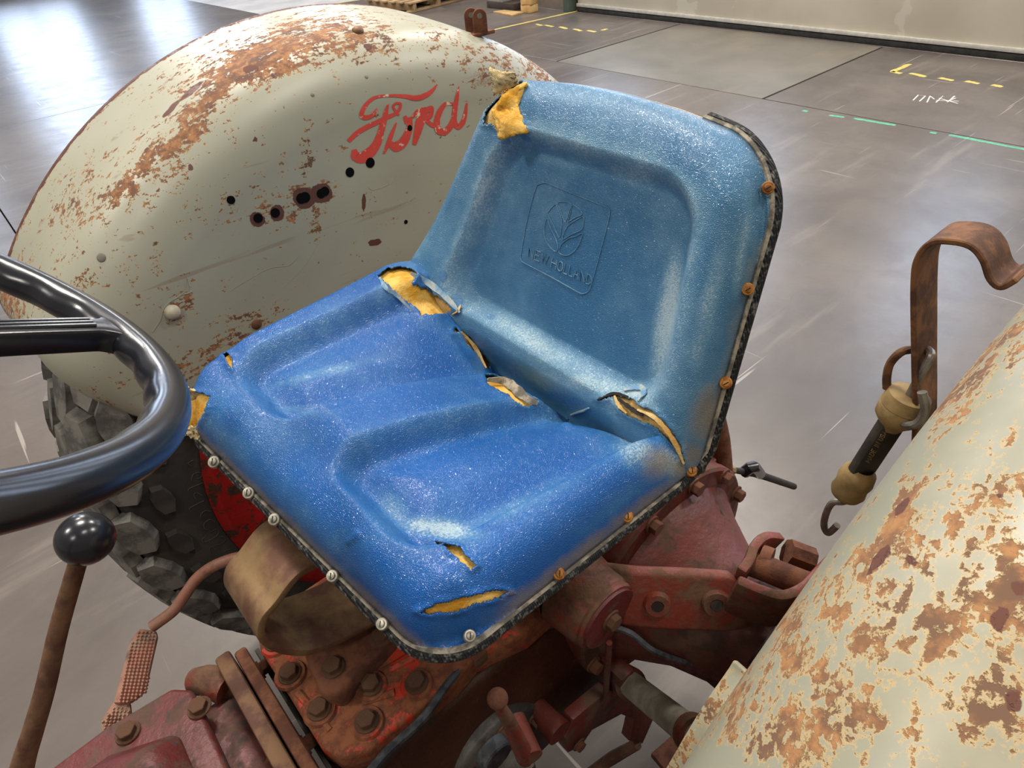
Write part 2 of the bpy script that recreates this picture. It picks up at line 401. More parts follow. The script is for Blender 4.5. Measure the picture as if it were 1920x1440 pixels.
dr = box('door_1', (-6.68, -1.0, 1.3), (.06, 10.1, 2.5), 'door', None, .01); tag(dr, 'large pale beige roll-up hall door with a black bottom seal', None, kind='structure')
box('door_seal', (-6.66, -1.0, .028), (.05, 10.1, .045), 'door_seal', dr, .004); box('bottom_rail', (-6.64, -1.0, .075), (.03, 10.1, .035), 'door_rail', dr, .003)
for z in (.62, 1.22, 1.82): box('panel_rib', (-6.645, -1.0, z), (.016, 10.1, .02), 'door', dr, .003)
for (y, z, w_, h) in ((-5.35, .32, .28, .3), (-4.2, .34, .5, .34), (-2.0, .30, .62, .3)):
    pass
jb = box('trim_1', (-6.62, -6.16, 1.3), (.14, .10, 2.6), 'jamb', None, .008); tag(jb, 'green-grey steel door jamb at the left end of the pale door', None, kind='structure')
wl = box('wall_back', (-6.85, -5, 4.3), (.2, 29, 3.5), 'hall_wall', None, 0, smooth=False); tag(wl, 'upper hall wall above the roll-up door', None, kind='structure')
w2 = box('wall_back', (-6.85, -12.9, 1.3), (.2, 13.4, 2.6), 'hall_wall', None, 0, smooth=False); tag(w2, 'dusky hall wall left of the door', None, kind='structure')
k = 1
def window(c, s, axis):
    global k
    o = box('window_%d' % k, c, s, 'day', None, 0, smooth=False); tag(o, 'high daylight window in the hall wall', None, kind='structure'); k += 1
    if axis == 'x':
        for dy in (-.5, 0, .5):
            box('window_bar', (c[0]+.04, c[1]+dy*s[1], c[2]), (.03, .08, s[2]+.1), 'jamb', o, 0, smooth=False)
    else:
        for dx in (-.5, 0, .5):
            box('window_bar', (c[0]+dx*s[0], c[1]+.04, c[2]), (.08, .03, s[2]+.1), 'jamb', o, 0, smooth=False)
for (y, w_) in ((-5.35, 1.1), (-3.3, .75), (-1.2, .75), (.9, 1.0)): window((-6.63, y, 2.75), (.03, w_, 2.9), 'x')
w3 = box('wall_left', (-1, -19.6, 3), (25, .2, 6), 'hall_wall', None, 0, smooth=False); tag(w3, 'far hall wall on the left', None, kind='structure')
for (x, w_) in ((-5.6, 1.2), (-2.8, 1.8), (.3, .9)): window((x, -19.45, 3.2), (w_, .03, 4.6), 'y')

# floor markings
MT['yellow_tape'] = simple('worn_yellow_tape', lin(176, 158, 84), lin(196, 178, 96), 30, .6); MT['green_tape'] = simple('worn_green_tape', lin(70, 142, 112), lin(92, 160, 128), 30, .6)
MT['chalk'] = simple('white_chalk', lin(190, 184, 178), lin(206, 200, 194), 30, .9); MT['sheet'] = simple('pale_floor_coating', lin(178, 176, 176), lin(196, 194, 192), 2, .35)
def strip(name, A, B, w, mat, label, cat, z=.0006):
    A, B = Vector(A), Vector(B); d = (B-A).normalized(); s_ = Vector((-d.y, d.x, 0))*w/2
    bm = bmesh.new(); N = 8; prev = None
    L = []
    for i in range(N+1):
        p = A+(B-A)*i/N; j = random.uniform(.7, 1.1) if 0 < i < N else random.uniform(.4, .9)
        L.append((p+s_*j, p-s_*random.uniform(.7, 1.1)))
    pts = [a for a, b in L]+[b for a, b in L[::-1]]
    prism_bm(bm, [Vector((p.x, p.y, z)) for p in pts], (0, 0, -.0006))
    o = bm_link(name, bm, mat, None, None, False); tag(o, label, cat); return o
def fp(px, py): p = hit(px, py, 2, 0); return Vector((p.x, p.y, 0))
strip('floor_tape', fp(925, 56), fp(1085, 20), .055, 'yellow_tape', 'long unbroken yellow tape line on the floor behind the right fender', 'tape')
strip('floor_tape', fp(1672, 135), fp(1706, 120), .05, 'yellow_tape', 'short yellow tape dash forming the upright of the L-shaped floor mark', 'tape')
for a, b, lab in (((1672, 134), (1690, 138), 'yellow tape dash at the corner of the L-shaped floor mark'), ((1707, 137), (1736, 144), 'first yellow tape dash right of the L corner'), ((1762, 146), (1788, 151), 'second yellow tape dash right of the L corner'), ((1811, 152), (1836, 157), 'third yellow tape dash right of the L corner'), ((1860, 159), (1880, 163), 'rightmost yellow tape dash of the row right of the L corner')):
    strip('floor_tape', fp(*a), fp(*b), .05, 'yellow_tape', lab, 'tape')
for a, b, lab in (((1006, 45), (1016, 48), 'small leftmost yellow tape dash near the pit lid'), ((1022, 47), (1037, 50), 'second yellow tape dash from the left near the pit lid'), ((1050, 50), (1063, 54), 'third yellow tape dash from the left near the pit lid'), ((1076, 54), (1090, 58), 'fourth yellow tape dash from the left near the pit lid'), ((1102, 57), (1117, 60), 'yellow tape dash nearest the pit lid corner'), ((1128, 57), (1138, 54), 'faint yellow tape scrap beside the pit lid corner')):
    strip('floor_tape', fp(*a), fp(*b), .05, 'yellow_tape', lab, 'tape')
for a, b, lab in (((1505, 207), (1514, 209), 'tiny green tape scrap, leftmost of the green line'), ((1555, 216), (1583, 220), 'short green tape dash left in the green line'), ((1601, 222), (1679, 235), 'middle green tape strip on the floor'), ((1744, 248), (1756, 250), 'tiny green tape scrap between the two green strips'), ((1780, 253), (1960, 288), 'long green tape strip at the right edge of the floor')):
    strip('floor_tape', fp(*a), fp(*b), .035, 'green_tape', lab, 'tape')
bm = bmesh.new()
for P in ([(1712, 188), (1722, 178), (1735, 180), (1724, 190)], [(1738, 192), (1744, 180), (1752, 186)], [(1755, 192), (1768, 180), (1776, 192), (1790, 180)], [(1755, 188), (1798, 190)], [(1760, 184), (1796, 194)], [(1775, 190), (1792, 184)]):
    tube_bm(bm, [fp(*q)+Vector((0, 0, .0005)) for q in P], .006, 4)
for v in bm.verts: v.co.z = .0002+max(0, v.co.z)*.1
o = bm_link('chalk_scribble', bm, 'chalk'); tag(o, 'white chalk scribble on the floor below the yellow L mark', 'chalk mark')
pp = [fp(330, -4), fp(495, 28), fp(600, 12), fp(700, -4), fp(660, -30), fp(360, -30)]
bm = bmesh.new(); prism_bm(bm, [p+Vector((0, 0, .001)) for p in pp], (0, 0, -.001)); o = bm_link('floor_sheet', bm, 'sheet', None, None, False); tag(o, 'pale white coated floor patch beyond the rusty fender', 'floor patch')
strip('floor_tape', fp(495, 29), fp(680, -2), .06, 'yellow_tape', 'yellow tape line along the edge of the pale floor patch', 'tape', .0016)

# pallets and timber beyond the fender
MT['pallet'] = simple('pallet_wood', lin(142, 116, 84), lin(168, 140, 102), 6, .85); MT['carton'] = simple('brown_carton', lin(160, 126, 88), lin(172, 138, 98), 4, .9)
MT['pine'] = simple('fresh_pine_block', lin(178, 140, 88), lin(196, 160, 106), 9, .8); MT['ply'] = simple('plywood_scrap', lin(168, 134, 84), lin(182, 150, 98), 6, .85)
MT['grey_crate'] = simple('pale_grey_block', lin(140, 136, 130), lin(156, 152, 146), 6, .8); MT['darkwood'] = simple('dark_skid_wood', lin(54, 44, 40), lin(66, 54, 48), 8, .9)
def pallet(c, rz, label, load):
    t = thing('pallet', label, 'pallet', c); t.rotation_euler = (0, 0, rz)
    for x in (-.5, 0, .5): box('runner', (x*.92, 0, .055), (.06, 1.0, .09), 'pallet', t, .004)
    for i in range(6): box('deck_board', (0, -.45+i*.18, .11), (1.1, .12, .02), 'pallet', t, .002)
    for i in range(3): box('bottom_board', (0, -.45+i*.45, .008), (1.1, .10, .016), 'pallet', t, .002)
    return t
pallet((-6.05, -8.75, 0), .12, 'wooden pallet standing on the floor behind the top of the rusty fender', True)
t = thing('carton', 'flat brown carton lying on the wooden pallet', 'box', (-6.1, -8.85, .12)); box('carton_body', (0, 0, .11), (.8, .7, .22), 'carton', t, .004); box('flap', (0, .0, .223), (.78, .33, .005), 'carton', t, .001); box('tape_seam', (0, 0, .228), (.8, .05, .003), 'ply', t, 0)
o = prism('plywood_offcut', [fp(925, 24), fp(960, 31), fp(982, 25), fp(945, 21)], (0, 0, .018), 'ply', None, .002); tag(o, 'thin plywood offcut lying flat on the floor behind the clevis bracket', 'board')
t = thing('timber_block', 'stack of pale pine timber blocks beside the door jamb', 'wood block', (-6.35, -6.62, 0))
for i in range(3): box('block', (0, 0, .045+i*.09), (.16, .16, .085), 'pine', t, .004, rot=Matrix.Rotation(.25*i, 3, 'Z'))
t = thing('grey_box', 'pale grey box on a dark skid left of the pine blocks', 'box', (-6.45, -7.15, 0)); box('skid', (0, 0, .04), (.3, .55, .08), 'darkwood', t, .005); box('box_body', (0, -.12, .2), (.26, .3, .24), 'grey_crate', t, .006); box('lid', (0, -.12, .325), (.28, .32, .02), 'grey_crate', t, .003)

# ================================================================== TRACTOR
TR = thing('tractor', 'old farm tractor with rusty cream fenders, torn blue seat and red castings', 'tractor')
AX, AZ = -.46, .65
# ---------------- fenders
def fender_profile():
    # (radius, lateral) from inner plate lower edge to outer rim
    P = [(.22, 0), (.34, 0), (.44, 0), (.5, .001), (.55, .004)]
    for a in range(0, 91, 9):
        t = math.radians(a); P.append((.585+.115*math.sin(t), .115-.108*math.cos(t)))
    P += [(.704, .16), (.708, .20), (.711, .24), (.7135, .275), (.7145, .287), (.706, .290), (.696, .287)]
    return P
def densify(P, st):
    out = [P[0]]
    for a, b in zip(P[:-1], P[1:]):
        n = max(1, int(math.hypot(b[0]-a[0], b[1]-a[1])/st))
        for i in range(1, n+1): out.append((a[0]+(b[0]-a[0])*i/n, a[1]+(b[1]-a[1])*i/n))
    return out
def fender(side, mat, label):
    prof = densify(fender_profile(), .006); a0, a1 = math.radians(28), math.radians(186); NA = 330
    V = []; Fc = []; n = len(prof)
    for i in range(NA+1):
        a = a0+(a1-a0)*i/NA
        # rounded front end: rim pulls in near both ends
        da = min(a-a0, a1-a)*.7; tuck = max(0, 1-da/.10)
        for r, l in prof:
            fr = max(0, (r-.50)/.21)
            rr = r-.10*fr*tuck**2.2
            # front cut line runs down and back below the arc start
            V.append((AX+rr*math.cos(a), side*(.43+l*(1-.25*fr*tuck**2)), AZ+rr*math.sin(a)))
    for i in range(NA):
        for j in range(n-1):
            q = (i*n+j, i*n+j+1, (i+1)*n+j+1, (i+1)*n+j); Fc.append(q if side < 0 else q[::-1])
    me = pymesh('fender', V, Fc); o = link('fender', me, mat, TR, label)
    if me.polygons[len(me.polygons)//2].normal.y*side > 0 or sum(p.normal.y for p in me.polygons)*side > 0: me.flip_normals()
    sm = o.modifiers.new('t', 'SOLIDIFY'); sm.thickness = .0022; sm.offset = -1
    P = proj([v.co for v in me.vertices])
    return o, P
FR, PR = fender(-1, 'fender', 'cream fender with the red hand-painted script and bolt holes')
rb = [(520, 100, 190, 50, -18, 1.25), (440, 130, 100, 30, -30, 1.3), (330, 270, 90, 28, -42, 1.2), (250, 330, 130, 22, -48, 1.0), (640, 75, 120, 34, 5, .9), (380, 200, 90, 22, -38, 1.1), (150, 380, 110, 60, -50, .55),
      (300, 300, 180, 60, -42, .6), (880, 100, 130, 40, 15, .6), (940, 150, 80, 40, 20, .6), (960, 70, 120, 40, 30, .7), (1010, 130, 60, 30, 40, .8), (430, 640, 120, 30, -30, .75), (350, 700, 70, 30, -40, .75), (470, 600, 40, 25, 0, .7),
      (20, 560, 40, 60, 0, .9), (110, 800, 100, 10, 20, .8), (330, 580, 22, 26, -50, .8), (350, 560, 14, 30, 20, .9), (575, 300, 14, 70, 0, .75), (590, 410, 14, 40, 0, .9), (580, 360, 60, 26, -10, .7), (520, 400, 50, 25, 0, .6), (180, 500, 190, 120, -45, .32), (400, 380, 120, 60, -20, .32), (240, 720, 160, 60, 0, .25)]
rim = np.exp(-(np.abs(np.array([v.co.y for v in FR.data.vertices])+.72)/.018)**2)
set_attr(FR.data, 'rust', np.maximum(blobs(PR, rb), rim*.9))
dk = [(482, 412, 15, 14, 0, 1.4), (520, 400, 14, 16, 0, 1.4), (569, 372, 20, 20, 0, 1.5), (603, 362, 20, 18, 0, 1.5), (702, 455, 16, 7, -15, 1.2), (470, 130, 16, 8, 0, 1.3), (320, 205, 30, 6, -45, 1), (360, 170, 30, 6, -40, 1.1), (690, 90, 10, 8, 0, 1), (900, 40, 26, 16, 0, .8), (355, 315, 15, 4, 0, 1), (486, 262, 22, 4, -6, .9), (682, 380, 5, 24, 0, .9), (1040, 115, 50, 6, 38, 1.1), (515, 142, 8, 6, 0, 1)]
set_attr(FR.data, 'dark', np.maximum(blobs(PR, dk), rim*.9))
FL, PL = fender(1, 'fender_near', 'cream fender nearest the viewer, heavily rust-flecked')
rb = [(1800, 740, 90, 40, -45, 1.0), (1690, 960, 30, 70, 30, 1.25), (1640, 1050, 90, 30, -35, 1.2), (1700, 1050, 40, 10, 0, 1.2), (1560, 1140, 90, 40, -60, .95), (1480, 1160, 30, 60, 20, .95), (1480, 1230, 90, 60, -45, .9), (1640, 1200, 110, 70, -40, .85), (1400, 1330, 80, 80, -60, .95), (1480, 1380, 60, 60, 0, 1.05), (1800, 960, 90, 80, 0, .7), (1900, 1000, 70, 120, 0, .95), (1900, 1140, 60, 110, 0, 1.0), (1780, 1150, 120, 120, 0, .75), (1620, 1330, 200, 120, 0, .7), (1850, 1330, 120, 120, 0, .8), (1560, 900, 60, 120, 30, .2), (1900, 640, 80, 60, -40, .8)]
set_attr(FL.data, 'rust', blobs(PL, rb))
dk = [(1905, 1080, 24, 50, 10, 1.05), (1880, 1170, 20, 30, 0, 1.0), (1650, 1050, 50, 12, -50, 1.0), (1700, 1050, 40, 7, -3, 1.0), (1690, 950, 8, 30, 30, 1.0), (1830, 985, 10, 20, 0, .9), (1480, 1370, 14, 30, 20, .9), (1900, 1280, 25, 60, 0, .8), (1770, 1000, 10, 14, 0, .8), (1890, 930, 20, 10, 0, 1)]
set_attr(FL.data, 'dark', blobs(PL, dk))
BF = bvh_of(FR)
# inner lip flange of the near fender
P = [hit(x, y_, 1, .417) for x, y_ in ((1400, 1256), (1388, 1275), (1350, 1330), (1310, 1395), (1275, 1455), (1235, 1520))]
bm = bmesh.new(); bar_bm(bm, smooth_path(P, 5), (0, 1, .3), .022, .006); bevel(bm, .0015, 2)
o = bm_link('fender_lip', bm, 'fender_near', TR, 'rolled rusty inner lip of the near fender'); set_attr(o.data, 'rust', [.5]*len(o.data.vertices)); set_attr(o.data, 'dark', [0]*len(o.data.vertices))

# painted script, brush strokes of varying width
def stroke(bvh, P, Wd, bm, off=.0006, sub=7, jag=.06):
    n = len(P); Q = smooth_path([(a, b, 0) for a, b in P], sub); w = np.interp(np.linspace(0, n-1, len(Q)), range(n), Wd)
    prev = None
    for i, q in enumerate(Q):
        t = (Q[min(i+1, len(Q)-1)]-Q[max(i-1, 0)]).normalized(); nrm = Vector((-t.y, t.x, 0))
        row = []
        for s_ in (-1, -.33, .33, 1):
            ww = w[i]/2*(1+random.uniform(-jag, jag)) if abs(s_) == 1 else w[i]/2
            p, n_ = onto(bvh, q.x+nrm.x*ww*s_, q.y+nrm.y*ww*s_)
            if p is None: row = None; break
            row.append(bm.verts.new(p+n_*(off+random.uniform(0, .00015))))
        if row and prev:
            for k_ in range(3): bm.faces.new((prev[k_], prev[k_+1], row[k_+1], row[k_]))
        prev = row
bm = bmesh.new()
def Z(L, ox=640, oy=120, s_=4): return [(ox+a/s_, oy+b/s_) for a, b in L]
ST = [([(722, 148), (680, 200), (630, 235), (560, 255), (480, 243), (380, 237), (290, 242), (230, 262), (185, 305), (158, 350), (152, 388), (185, 402), (232, 385), (268, 335)], [4, 22, 32, 34, 24, 16, 16, 20, 24, 26, 28, 28, 24, 10]),
      ([(350, 298), (332, 370), (315, 440), (292, 520), (262, 600), (212, 665), (155, 700), (108, 690), (95, 640)], [8, 30, 36, 42, 54, 68, 70, 62, 30]),
      ([(52, 580), (110, 522), (190, 472), (270, 435), (340, 400), (405, 372), (438, 330), (440, 298), (412, 295), (388, 315), (400, 345), (430, 385)], [26, 30, 30, 28, 26, 20, 18, 16, 14, 14, 14, 14]),
      ([(318, 672), (345, 610), (375, 530), (412, 440)], [10, 26, 26, 8]), ([(362, 590), (400, 618), (448, 600), (488, 540), (512, 470), (500, 400)], [26, 62, 62, 50, 34, 50]), ([(472, 390), (500, 440)], [20, 40]),
      ([(530, 400), (580, 358), (640, 345), (680, 325), (668, 385), (640, 420), (690, 462), (722, 440)], [14, 40, 40, 16, 30, 26, 26, 12]), ([(622, 350), (592, 430), (568, 520), (545, 605)], [50, 60, 44, 24]),
      ([(840, 300), (780, 300), (735, 360), (715, 430), (728, 495), (772, 508), (815, 468), (845, 400)], [14, 24, 34, 38, 44, 42, 40, 26]), ([(880, 168), (866, 250), (850, 340), (846, 430), (872, 470), (908, 440), (928, 375), (940, 292)], [4, 24, 32, 34, 34, 32, 24, 10])]
for P, Wd in ST: stroke(BF, Z(P), [w/4*1.15+.6 for w in Wd], bm)
o = bm_link('painted_script', bm, 'letter', FR, 'red brush-painted script reading Ford')
# holes, plugs, rivets on the fender
def disc_at(bvh, px, py, rpx, mat, name, parent, dome=0, ring=None, el=(1, 1)):
    p, n_ = onto(bvh, px, py)
    if p is None: return
    r = rpx*((p-Vector(CAM)).dot(Vector(FW)))/F*1.12
    if ring:
        o = lathe(name, [(-.001, r*1.28), (.0014, r*1.24), (.0017, r*1.05), (.0004, r*.97), (.0004, r*.9)], p, n_, ring, parent, 20)
        lathe('hole', [(.0008, r), (.0008, 0)], p, n_, mat, parent, 20)
    elif dome: o = lathe(name, [(0, r), (dome*.5, r*.93), (dome, r*.6), (dome*1.15, 0)], p, n_, mat, parent, 20)
    else: o = lathe(name, [(0, r), (.0008, r*.97), (.0009, 0)], p, n_, mat, parent, 20)
    return o
for x, y, r in ((656, 323, 8), (694, 305, 8.5), (565, 372, 9), (572, 370, 9), (602, 363, 8), (609, 359, 8), (484, 409, 8), (516, 399, 8), (433, 375, 7), (768, 240, 5), (761, 416, 3.5)):
    disc_at(BF, x, y, r, 'hole', 'bolt_hole', FR)
MT['cream_rivet'] = simple('cream_painted_rivet', lin(176, 168, 146), lin(196, 188, 166), 30, .45)
disc_at(BF, 190, 483, 8, 'plug', 'hole_plug', FR, .001); disc_at(BF, 671, 58, 10, 'spring', 'carriage_bolt_head', FR, .006); disc_at(BF, 323, 585, 13, 'cream_rivet', 'carriage_bolt_head', FR, .008); disc_at(BF, 481, 608, 9, 'strap_rust', 'carriage_bolt_head', FR, .003)
disc_at(BF, 687, 144, 3.5, 'plug', 'hole_plug', FR, .0006); disc_at(BF, 586, 178, 3.5, 'plug', 'hole_plug', FR, .0006)
# crack by the rivet
bm = bmesh.new()
for L in ([(286, 622), (300, 600), (306, 580), (318, 566), (335, 556), (348, 545)], [(340, 552), (352, 550), (360, 546)], [(346, 546), (350, 520), (356, 538)], [(432, 545), (500, 505), (540, 498), (560, 480)], [(690, 350), (700, 356), (730, 345), (742, 330)], [(530, 540), (570, 500), (600, 450)]):
    L2 = smooth_path([(a, b, 0) for a, b in L], 5)
    pts = [onto(BF, q.x, q.y)[0] for q in L2]; pts = [p for p in pts if p]
    if len(pts) > 2: tube_bm(bm, pts, [.0010 if L[0][0] < 400 else .00045]*len(pts), 4)
o = bm_link('crack', bm, 'fender', FR, 'raised paint cracks'); o['kind'] = 'stuff'
# clevis bracket on the crown
yy_ = 55; p0 = None
while p0 is None: p0, n0 = onto(BF, 894, yy_); yy_ += 2
box('clevis_base', p0+Vector((-.004, .0, .002)), (.05, .034, .006), 'rust_brown', FR, .001)
nrm_ = Vector((.5, .86, 0)).normalized(); tn_ = Vector((.86, -.5, 0))
for dx in (.009, -.009):
    c_ = p0+nrm_*dx+tn_*(dx*-.7); pts = [c_+tn_*(.0125*math.cos(t))+Vector((0, 0, .030+.0125*math.sin(t))) for t in [math.radians(a) for a in range(0, 181, 18)]]
    pts = [c_+tn_*.0125]+pts+[c_-tn_*.0125]
    bm = bmesh.new(); prism_bm(bm, pts, nrm_*.005); bevel(bm, .001, 1); bm_link('clevis_lug', bm, 'rust_brown', FR)
    lathe('pin_hole', [(.0051, .0045), (.0054, .0042), (.0054, 0)], c_+Vector((0, 0, .031)), nrm_, 'plug', FR, 16)
# ---------------- wheels
def wheel(side, full):
    yc = side*.613
    pts = [(-.125, .43), (-.150, .47), (-.158, .52), (-.150, .57), (-.140, .600), (-.10, .625), (-.05, .632), (0, .634), (.05, .632), (.10, .625), (.140, .600), (.150, .57), (.158, .52), (.150, .47), (.125, .43), (.10, .425), (-.10, .425), (-.125, .43)]
    t = lathe('rear_tyre', [(a, r) for a, r in pts], (AX, yc, AZ), (0, 1, 0), 'tyre', TR, 120, None)
    s_in = -side
    # rim and pressed disc
    rim = lathe('wheel_rim', [(-.13, .43), (-.128, .445), (-.12, .445), (-.115, .425), (-.07, .40), (.07, .40), (.115, .425), (.12, .445), (.128, .445), (.13, .43), (.118, .415), (.072, .392), (-.072, .392), (-.118, .415), (-.13, .43)], (AX, yc, AZ), (0, 1, 0), 'wheel_red', TR, 72, 'chipped red wheel rim')
    bm = bmesh.new(); yd = yc+s_in*.166; N = 96; ns = 8
    def ring(r, y): return [bm.verts.new((AX+r*math.cos(2*math.pi*i/N), y, AZ+r*math.sin(2*math.pi*i/N))) for i in range(N)]
    rs = [.10, .16, .21, .27, .33, .38, .462, .478]; ys = [.05, .05, .05, .045, .03, .012, .0, .012]
    R = [ring(r, yd-s_in*q) for r, q in zip(rs, ys)]
    for k_ in range(len(rs)-1):
        for i in range(N):
            if k_ in (3, 4) and (i % 16) in (3, 4, 5, 6, 7, 8, 9, 10, 11, 12) : continue
            bm.faces.new((R[k_][i], R[k_][(i+1) % N], R[k_+1][(i+1) % N], R[k_+1][i]))
    bmesh.ops.solidify(bm, geom=bm.faces[:], thickness=.006)
    bm_link('wheel_disc', bm, 'wheel_red', TR, 'chipped red wheel disc with hand holes')
    # tread lugs
    hexm = {}
    def lug_mesh(w, l, h, sk):
        bm = bmesh.new(); pts = []
        for (a, b) in ((-.5, -.15), (-.28, -.5), (.28, -.5), (.5, -.15), (.5, .15), (.28, .5), (-.28, .5), (-.5, .15)):
            pts.append((a*w+b*sk*w, b*l, 0))
        A = [bm.verts.new((x, y, -.008)) for x, y, z in pts]; B = [bm.verts.new((x*.86, y*.88, h)) for x, y, z in pts]
        bm.faces.new(A[::-1]); bm.faces.new(B)
        for i in range(8): bm.faces.new((A[i], A[(i+1) % 8], B[(i+1) % 8], B[i]))
        me = bpy.data.meshes.new('tread_lug'); bm.to_mesh(me); bm.free(); me.materials.append(MT['lug']); return me
    rows = [(-.104, .628, 20, .070, .100, .5), (-.034, .635, 5, .070, .104, 0), (.034, .635, -5, .070, .104, .5), (.104, .628, -20, .070, .100, 0), (-.146, .598, 68, .056, .088, 0), (.146, .598, -68, .056, .088, .5), (-.158, .545, 86, .034, .06, .5), (.158, .545, -86, .034, .06, 0)]
    NL = 34; joined = bmesh.new()
    for (ly, r, tilt, w, l, ph) in rows:
        me = lug_mesh(w, l, .014 if abs(ly) < .14 else (.012 if abs(ly) < .15 else .006), .35 if ly < 0 else -.35)
        if abs(ly) > .15: me.materials.clear(); me.materials.append(MT['tyre'])
        for i in range(NL):
            a = 2*math.pi*(i+ph)/NL
            rad = Vector((math.cos(a), 0, math.sin(a))); tan = Vector((-math.sin(a), 0, math.cos(a))); yv = Vector((0, 1, 0))
            tl = math.radians(-tilt) if True else 0
            nn = rad*math.cos(tl)+yv*math.sin(tl); ww = nn.cross(tan)
            ww = tan.cross(nn)
            M_ = Matrix.Identity(4)
            for q in range(3): M_[q][0] = ww[q]; M_[q][1] = tan[q]; M_[q][2] = nn[q]; M_[q][3] = (Vector((AX, yc+ly, AZ))+rad*r)[q]
            vis = full and (abs(ly) > 0) and not (math.radians(75) < (a % (2*math.pi)) < math.radians(262))
            if vis:
                o = bpy.data.objects.new('tread_lug', me); COL.objects.link(o); o.parent = t; o.matrix_local = M_
            else:
                b2 = bmesh.new(); b2.from_mesh(me); b2.transform(M_); tmp = bpy.data.meshes.new('t'); b2.to_mesh(tmp); b2.free(); joined.from_mesh(tmp); bpy.data.meshes.remove(tmp)
    o = bm_link('tread_blocks', joined, 'lug', t, None, False); o['kind'] = 'stuff'
    return t
T1 = wheel(-1, True); T1['label'] = 'dusty black tyre under the lettered fender'; T2 = wheel(1, False)
BT = bvh_of(T1)
bm = bmesh.new()
for L in ([(350, 1310), (305, 1230), (350, 1190), (385, 1225)], [(400, 1165), (460, 1150), (520, 1100), (505, 1055), (455, 1050)], [(225, 1140), (205, 1095), (262, 1050)], [(240, 1125), (300, 1105), (400, 1045), (430, 985), (400, 950), (320, 990)], [(330, 1000), (300, 960), (240, 940), (238, 870), (320, 820), (380, 850)], [(185, 800), (195, 745), (255, 700), (325, 712)], [(55, 715), (40, 668), (150, 610), (235, 565)], [(120, 545), (95, 485), (135, 462), (215, 500)], [(20, 440), (40, 400), (220, 325)], [(60, 300), (78, 222), (150, 185), (205, 200), (190, 250), (135, 270)], [(530, 1330), (500, 1290), (530, 1240), (580, 1225)], [(60, 100), (20, 60), (90, 20)]):
    L2 = smooth_path([(350+a/7.2, 860+b/7.2, 0) for a, b in L], 4)
    pts = [onto(BT, q.x, q.y)[0] for q in L2]; pts = [p for p in pts if p]
    if len(pts) > 2: tube_bm(bm, pts, .0011, 4)
bm_link('raised_lettering', bm, 'tyre_mark', T1, 'faint raised lettering on the sidewall')

# ---------------- seat (heightfields traced from the survey)
SE = thing('seat', 'blue vinyl seat', 'seat'); del SE['category']; SE['label'] = 'torn blue vinyl pan seat with a backrest'; SE.parent = TR
def pan_w(u, y): return np.where(y > 0, .242, .243+.09*np.clip(u, 0, .4))
def pan_uf(T):
    """front edge, skewed a little, with rounded corners"""
    y = T*.242; rc = np.where(T > 0, .048, .062); dd = np.clip(np.abs(y)-(.242-rc), 0, rc)
    return .006+.088*y+rc-np.sqrt(np.maximum(rc*rc-dd*dd, 0))
def pan_sd(u, y):
    w = pan_w(u, y); return np.minimum(u-pan_uf(np.clip(y/w, -1, 1)), w-np.abs(y))
def rr_sd(u, y, u0, u1, y0, y1, rc):
    cx, cy = (u0+u1)/2, (y0+y1)/2; hx, hy = (u1-u0)/2, (y1-y0)/2
    qx = np.abs(u-cx)-hx+rc; qy = np.abs(y-cy)-hy+rc
    return -(np.sqrt(np.maximum(qx, 0)**2+np.maximum(qy, 0)**2)+np.minimum(np.maximum(qx, qy), 0)-rc)
def pad_sd(u, y, s_):
    if s_ < 0: return rr_sd(u, y, .050, .50, -.192+0*u, -.064+.15*u, .042)
    return rr_sd(u, y, .056, .50, .006+.16*u, .176+.10*u, .042)
def edge_e(a, b):
    q = np.clip(np.hypot(1-np.clip(a, 0, 1), 1-np.clip(b, 0, 1)), 0, 1); return np.sqrt(np.clip(1-q*q, 0, 1))
def pan_z(u, y, off=0):
    w = pan_w(u, y); e = edge_e((u-pan_uf(np.clip(y/w, -1, 1)))/.046, (w-np.abs(y))/.036)
    zb = 1.020-.055*u
    ridge = np.interp(u, [0, .05, .10, .17, .24, .307, .34, .40], [.056, .072, .078, .071, .055, .030, .008, -.03])
    side = np.where(y < 0, .084+.022*np.clip(u/.35, 0, 1.1), .064-.004*(u/.35))
    front = .066-.014*np.exp(-((y+.01)/.06)**2)
    k_ = sstep(np.abs(y), .03, .20)
    H = ridge*(1-k_)+side*k_
    f_ = sstep(u, .03, .10); H = H*f_+(front*(1-k_*.4)+side*k_*.4)*(1-f_)
    for s_ in (-1, 1):
        sd = pad_sd(u, y, s_)
        H = H-(.030 if s_ > 0 else .028)*sstep(sd, -.004, .024)*(1-.25*sstep(u, .2, .4))
        H = H+.009*sstep(sd, .026, .07)
    H = H-.05*sstep(u, .30, .40)*(1-.55*sstep(np.abs(y), .14, .22))
    # soft vertical creases on the front roll
    H = H+.003*np.sin(y*52+.6)*np.exp(-((u-.035)/.03)**2)
    return zb+e*H+off
def back_w(s, y): return np.where(y > 0, .247-.075*s, .165+.40*np.clip(.33-s, 0, .30))
def back_top(T):
    y = np.where(T > 0, T*.2215, T*.165); h = np.where(T > 0, .2215, .165); rc = np.where(T > 0, .065, .035)
    dd = np.clip(np.abs(y)-(h-rc), 0, rc); return .352-.02*(np.abs(y)/.2)**2-rc+np.sqrt(np.maximum(rc*rc-dd*dd, 0))
def back_sd(s, y):
    w = back_w(s, y); return np.minimum(back_top(np.clip(y/w, -1, 1))-s, w-np.abs(y))
def rec_sd(s, y):
    return rr_sd(s, y, .048, .290, -.186+.24*s, .206-.11*s, .055)
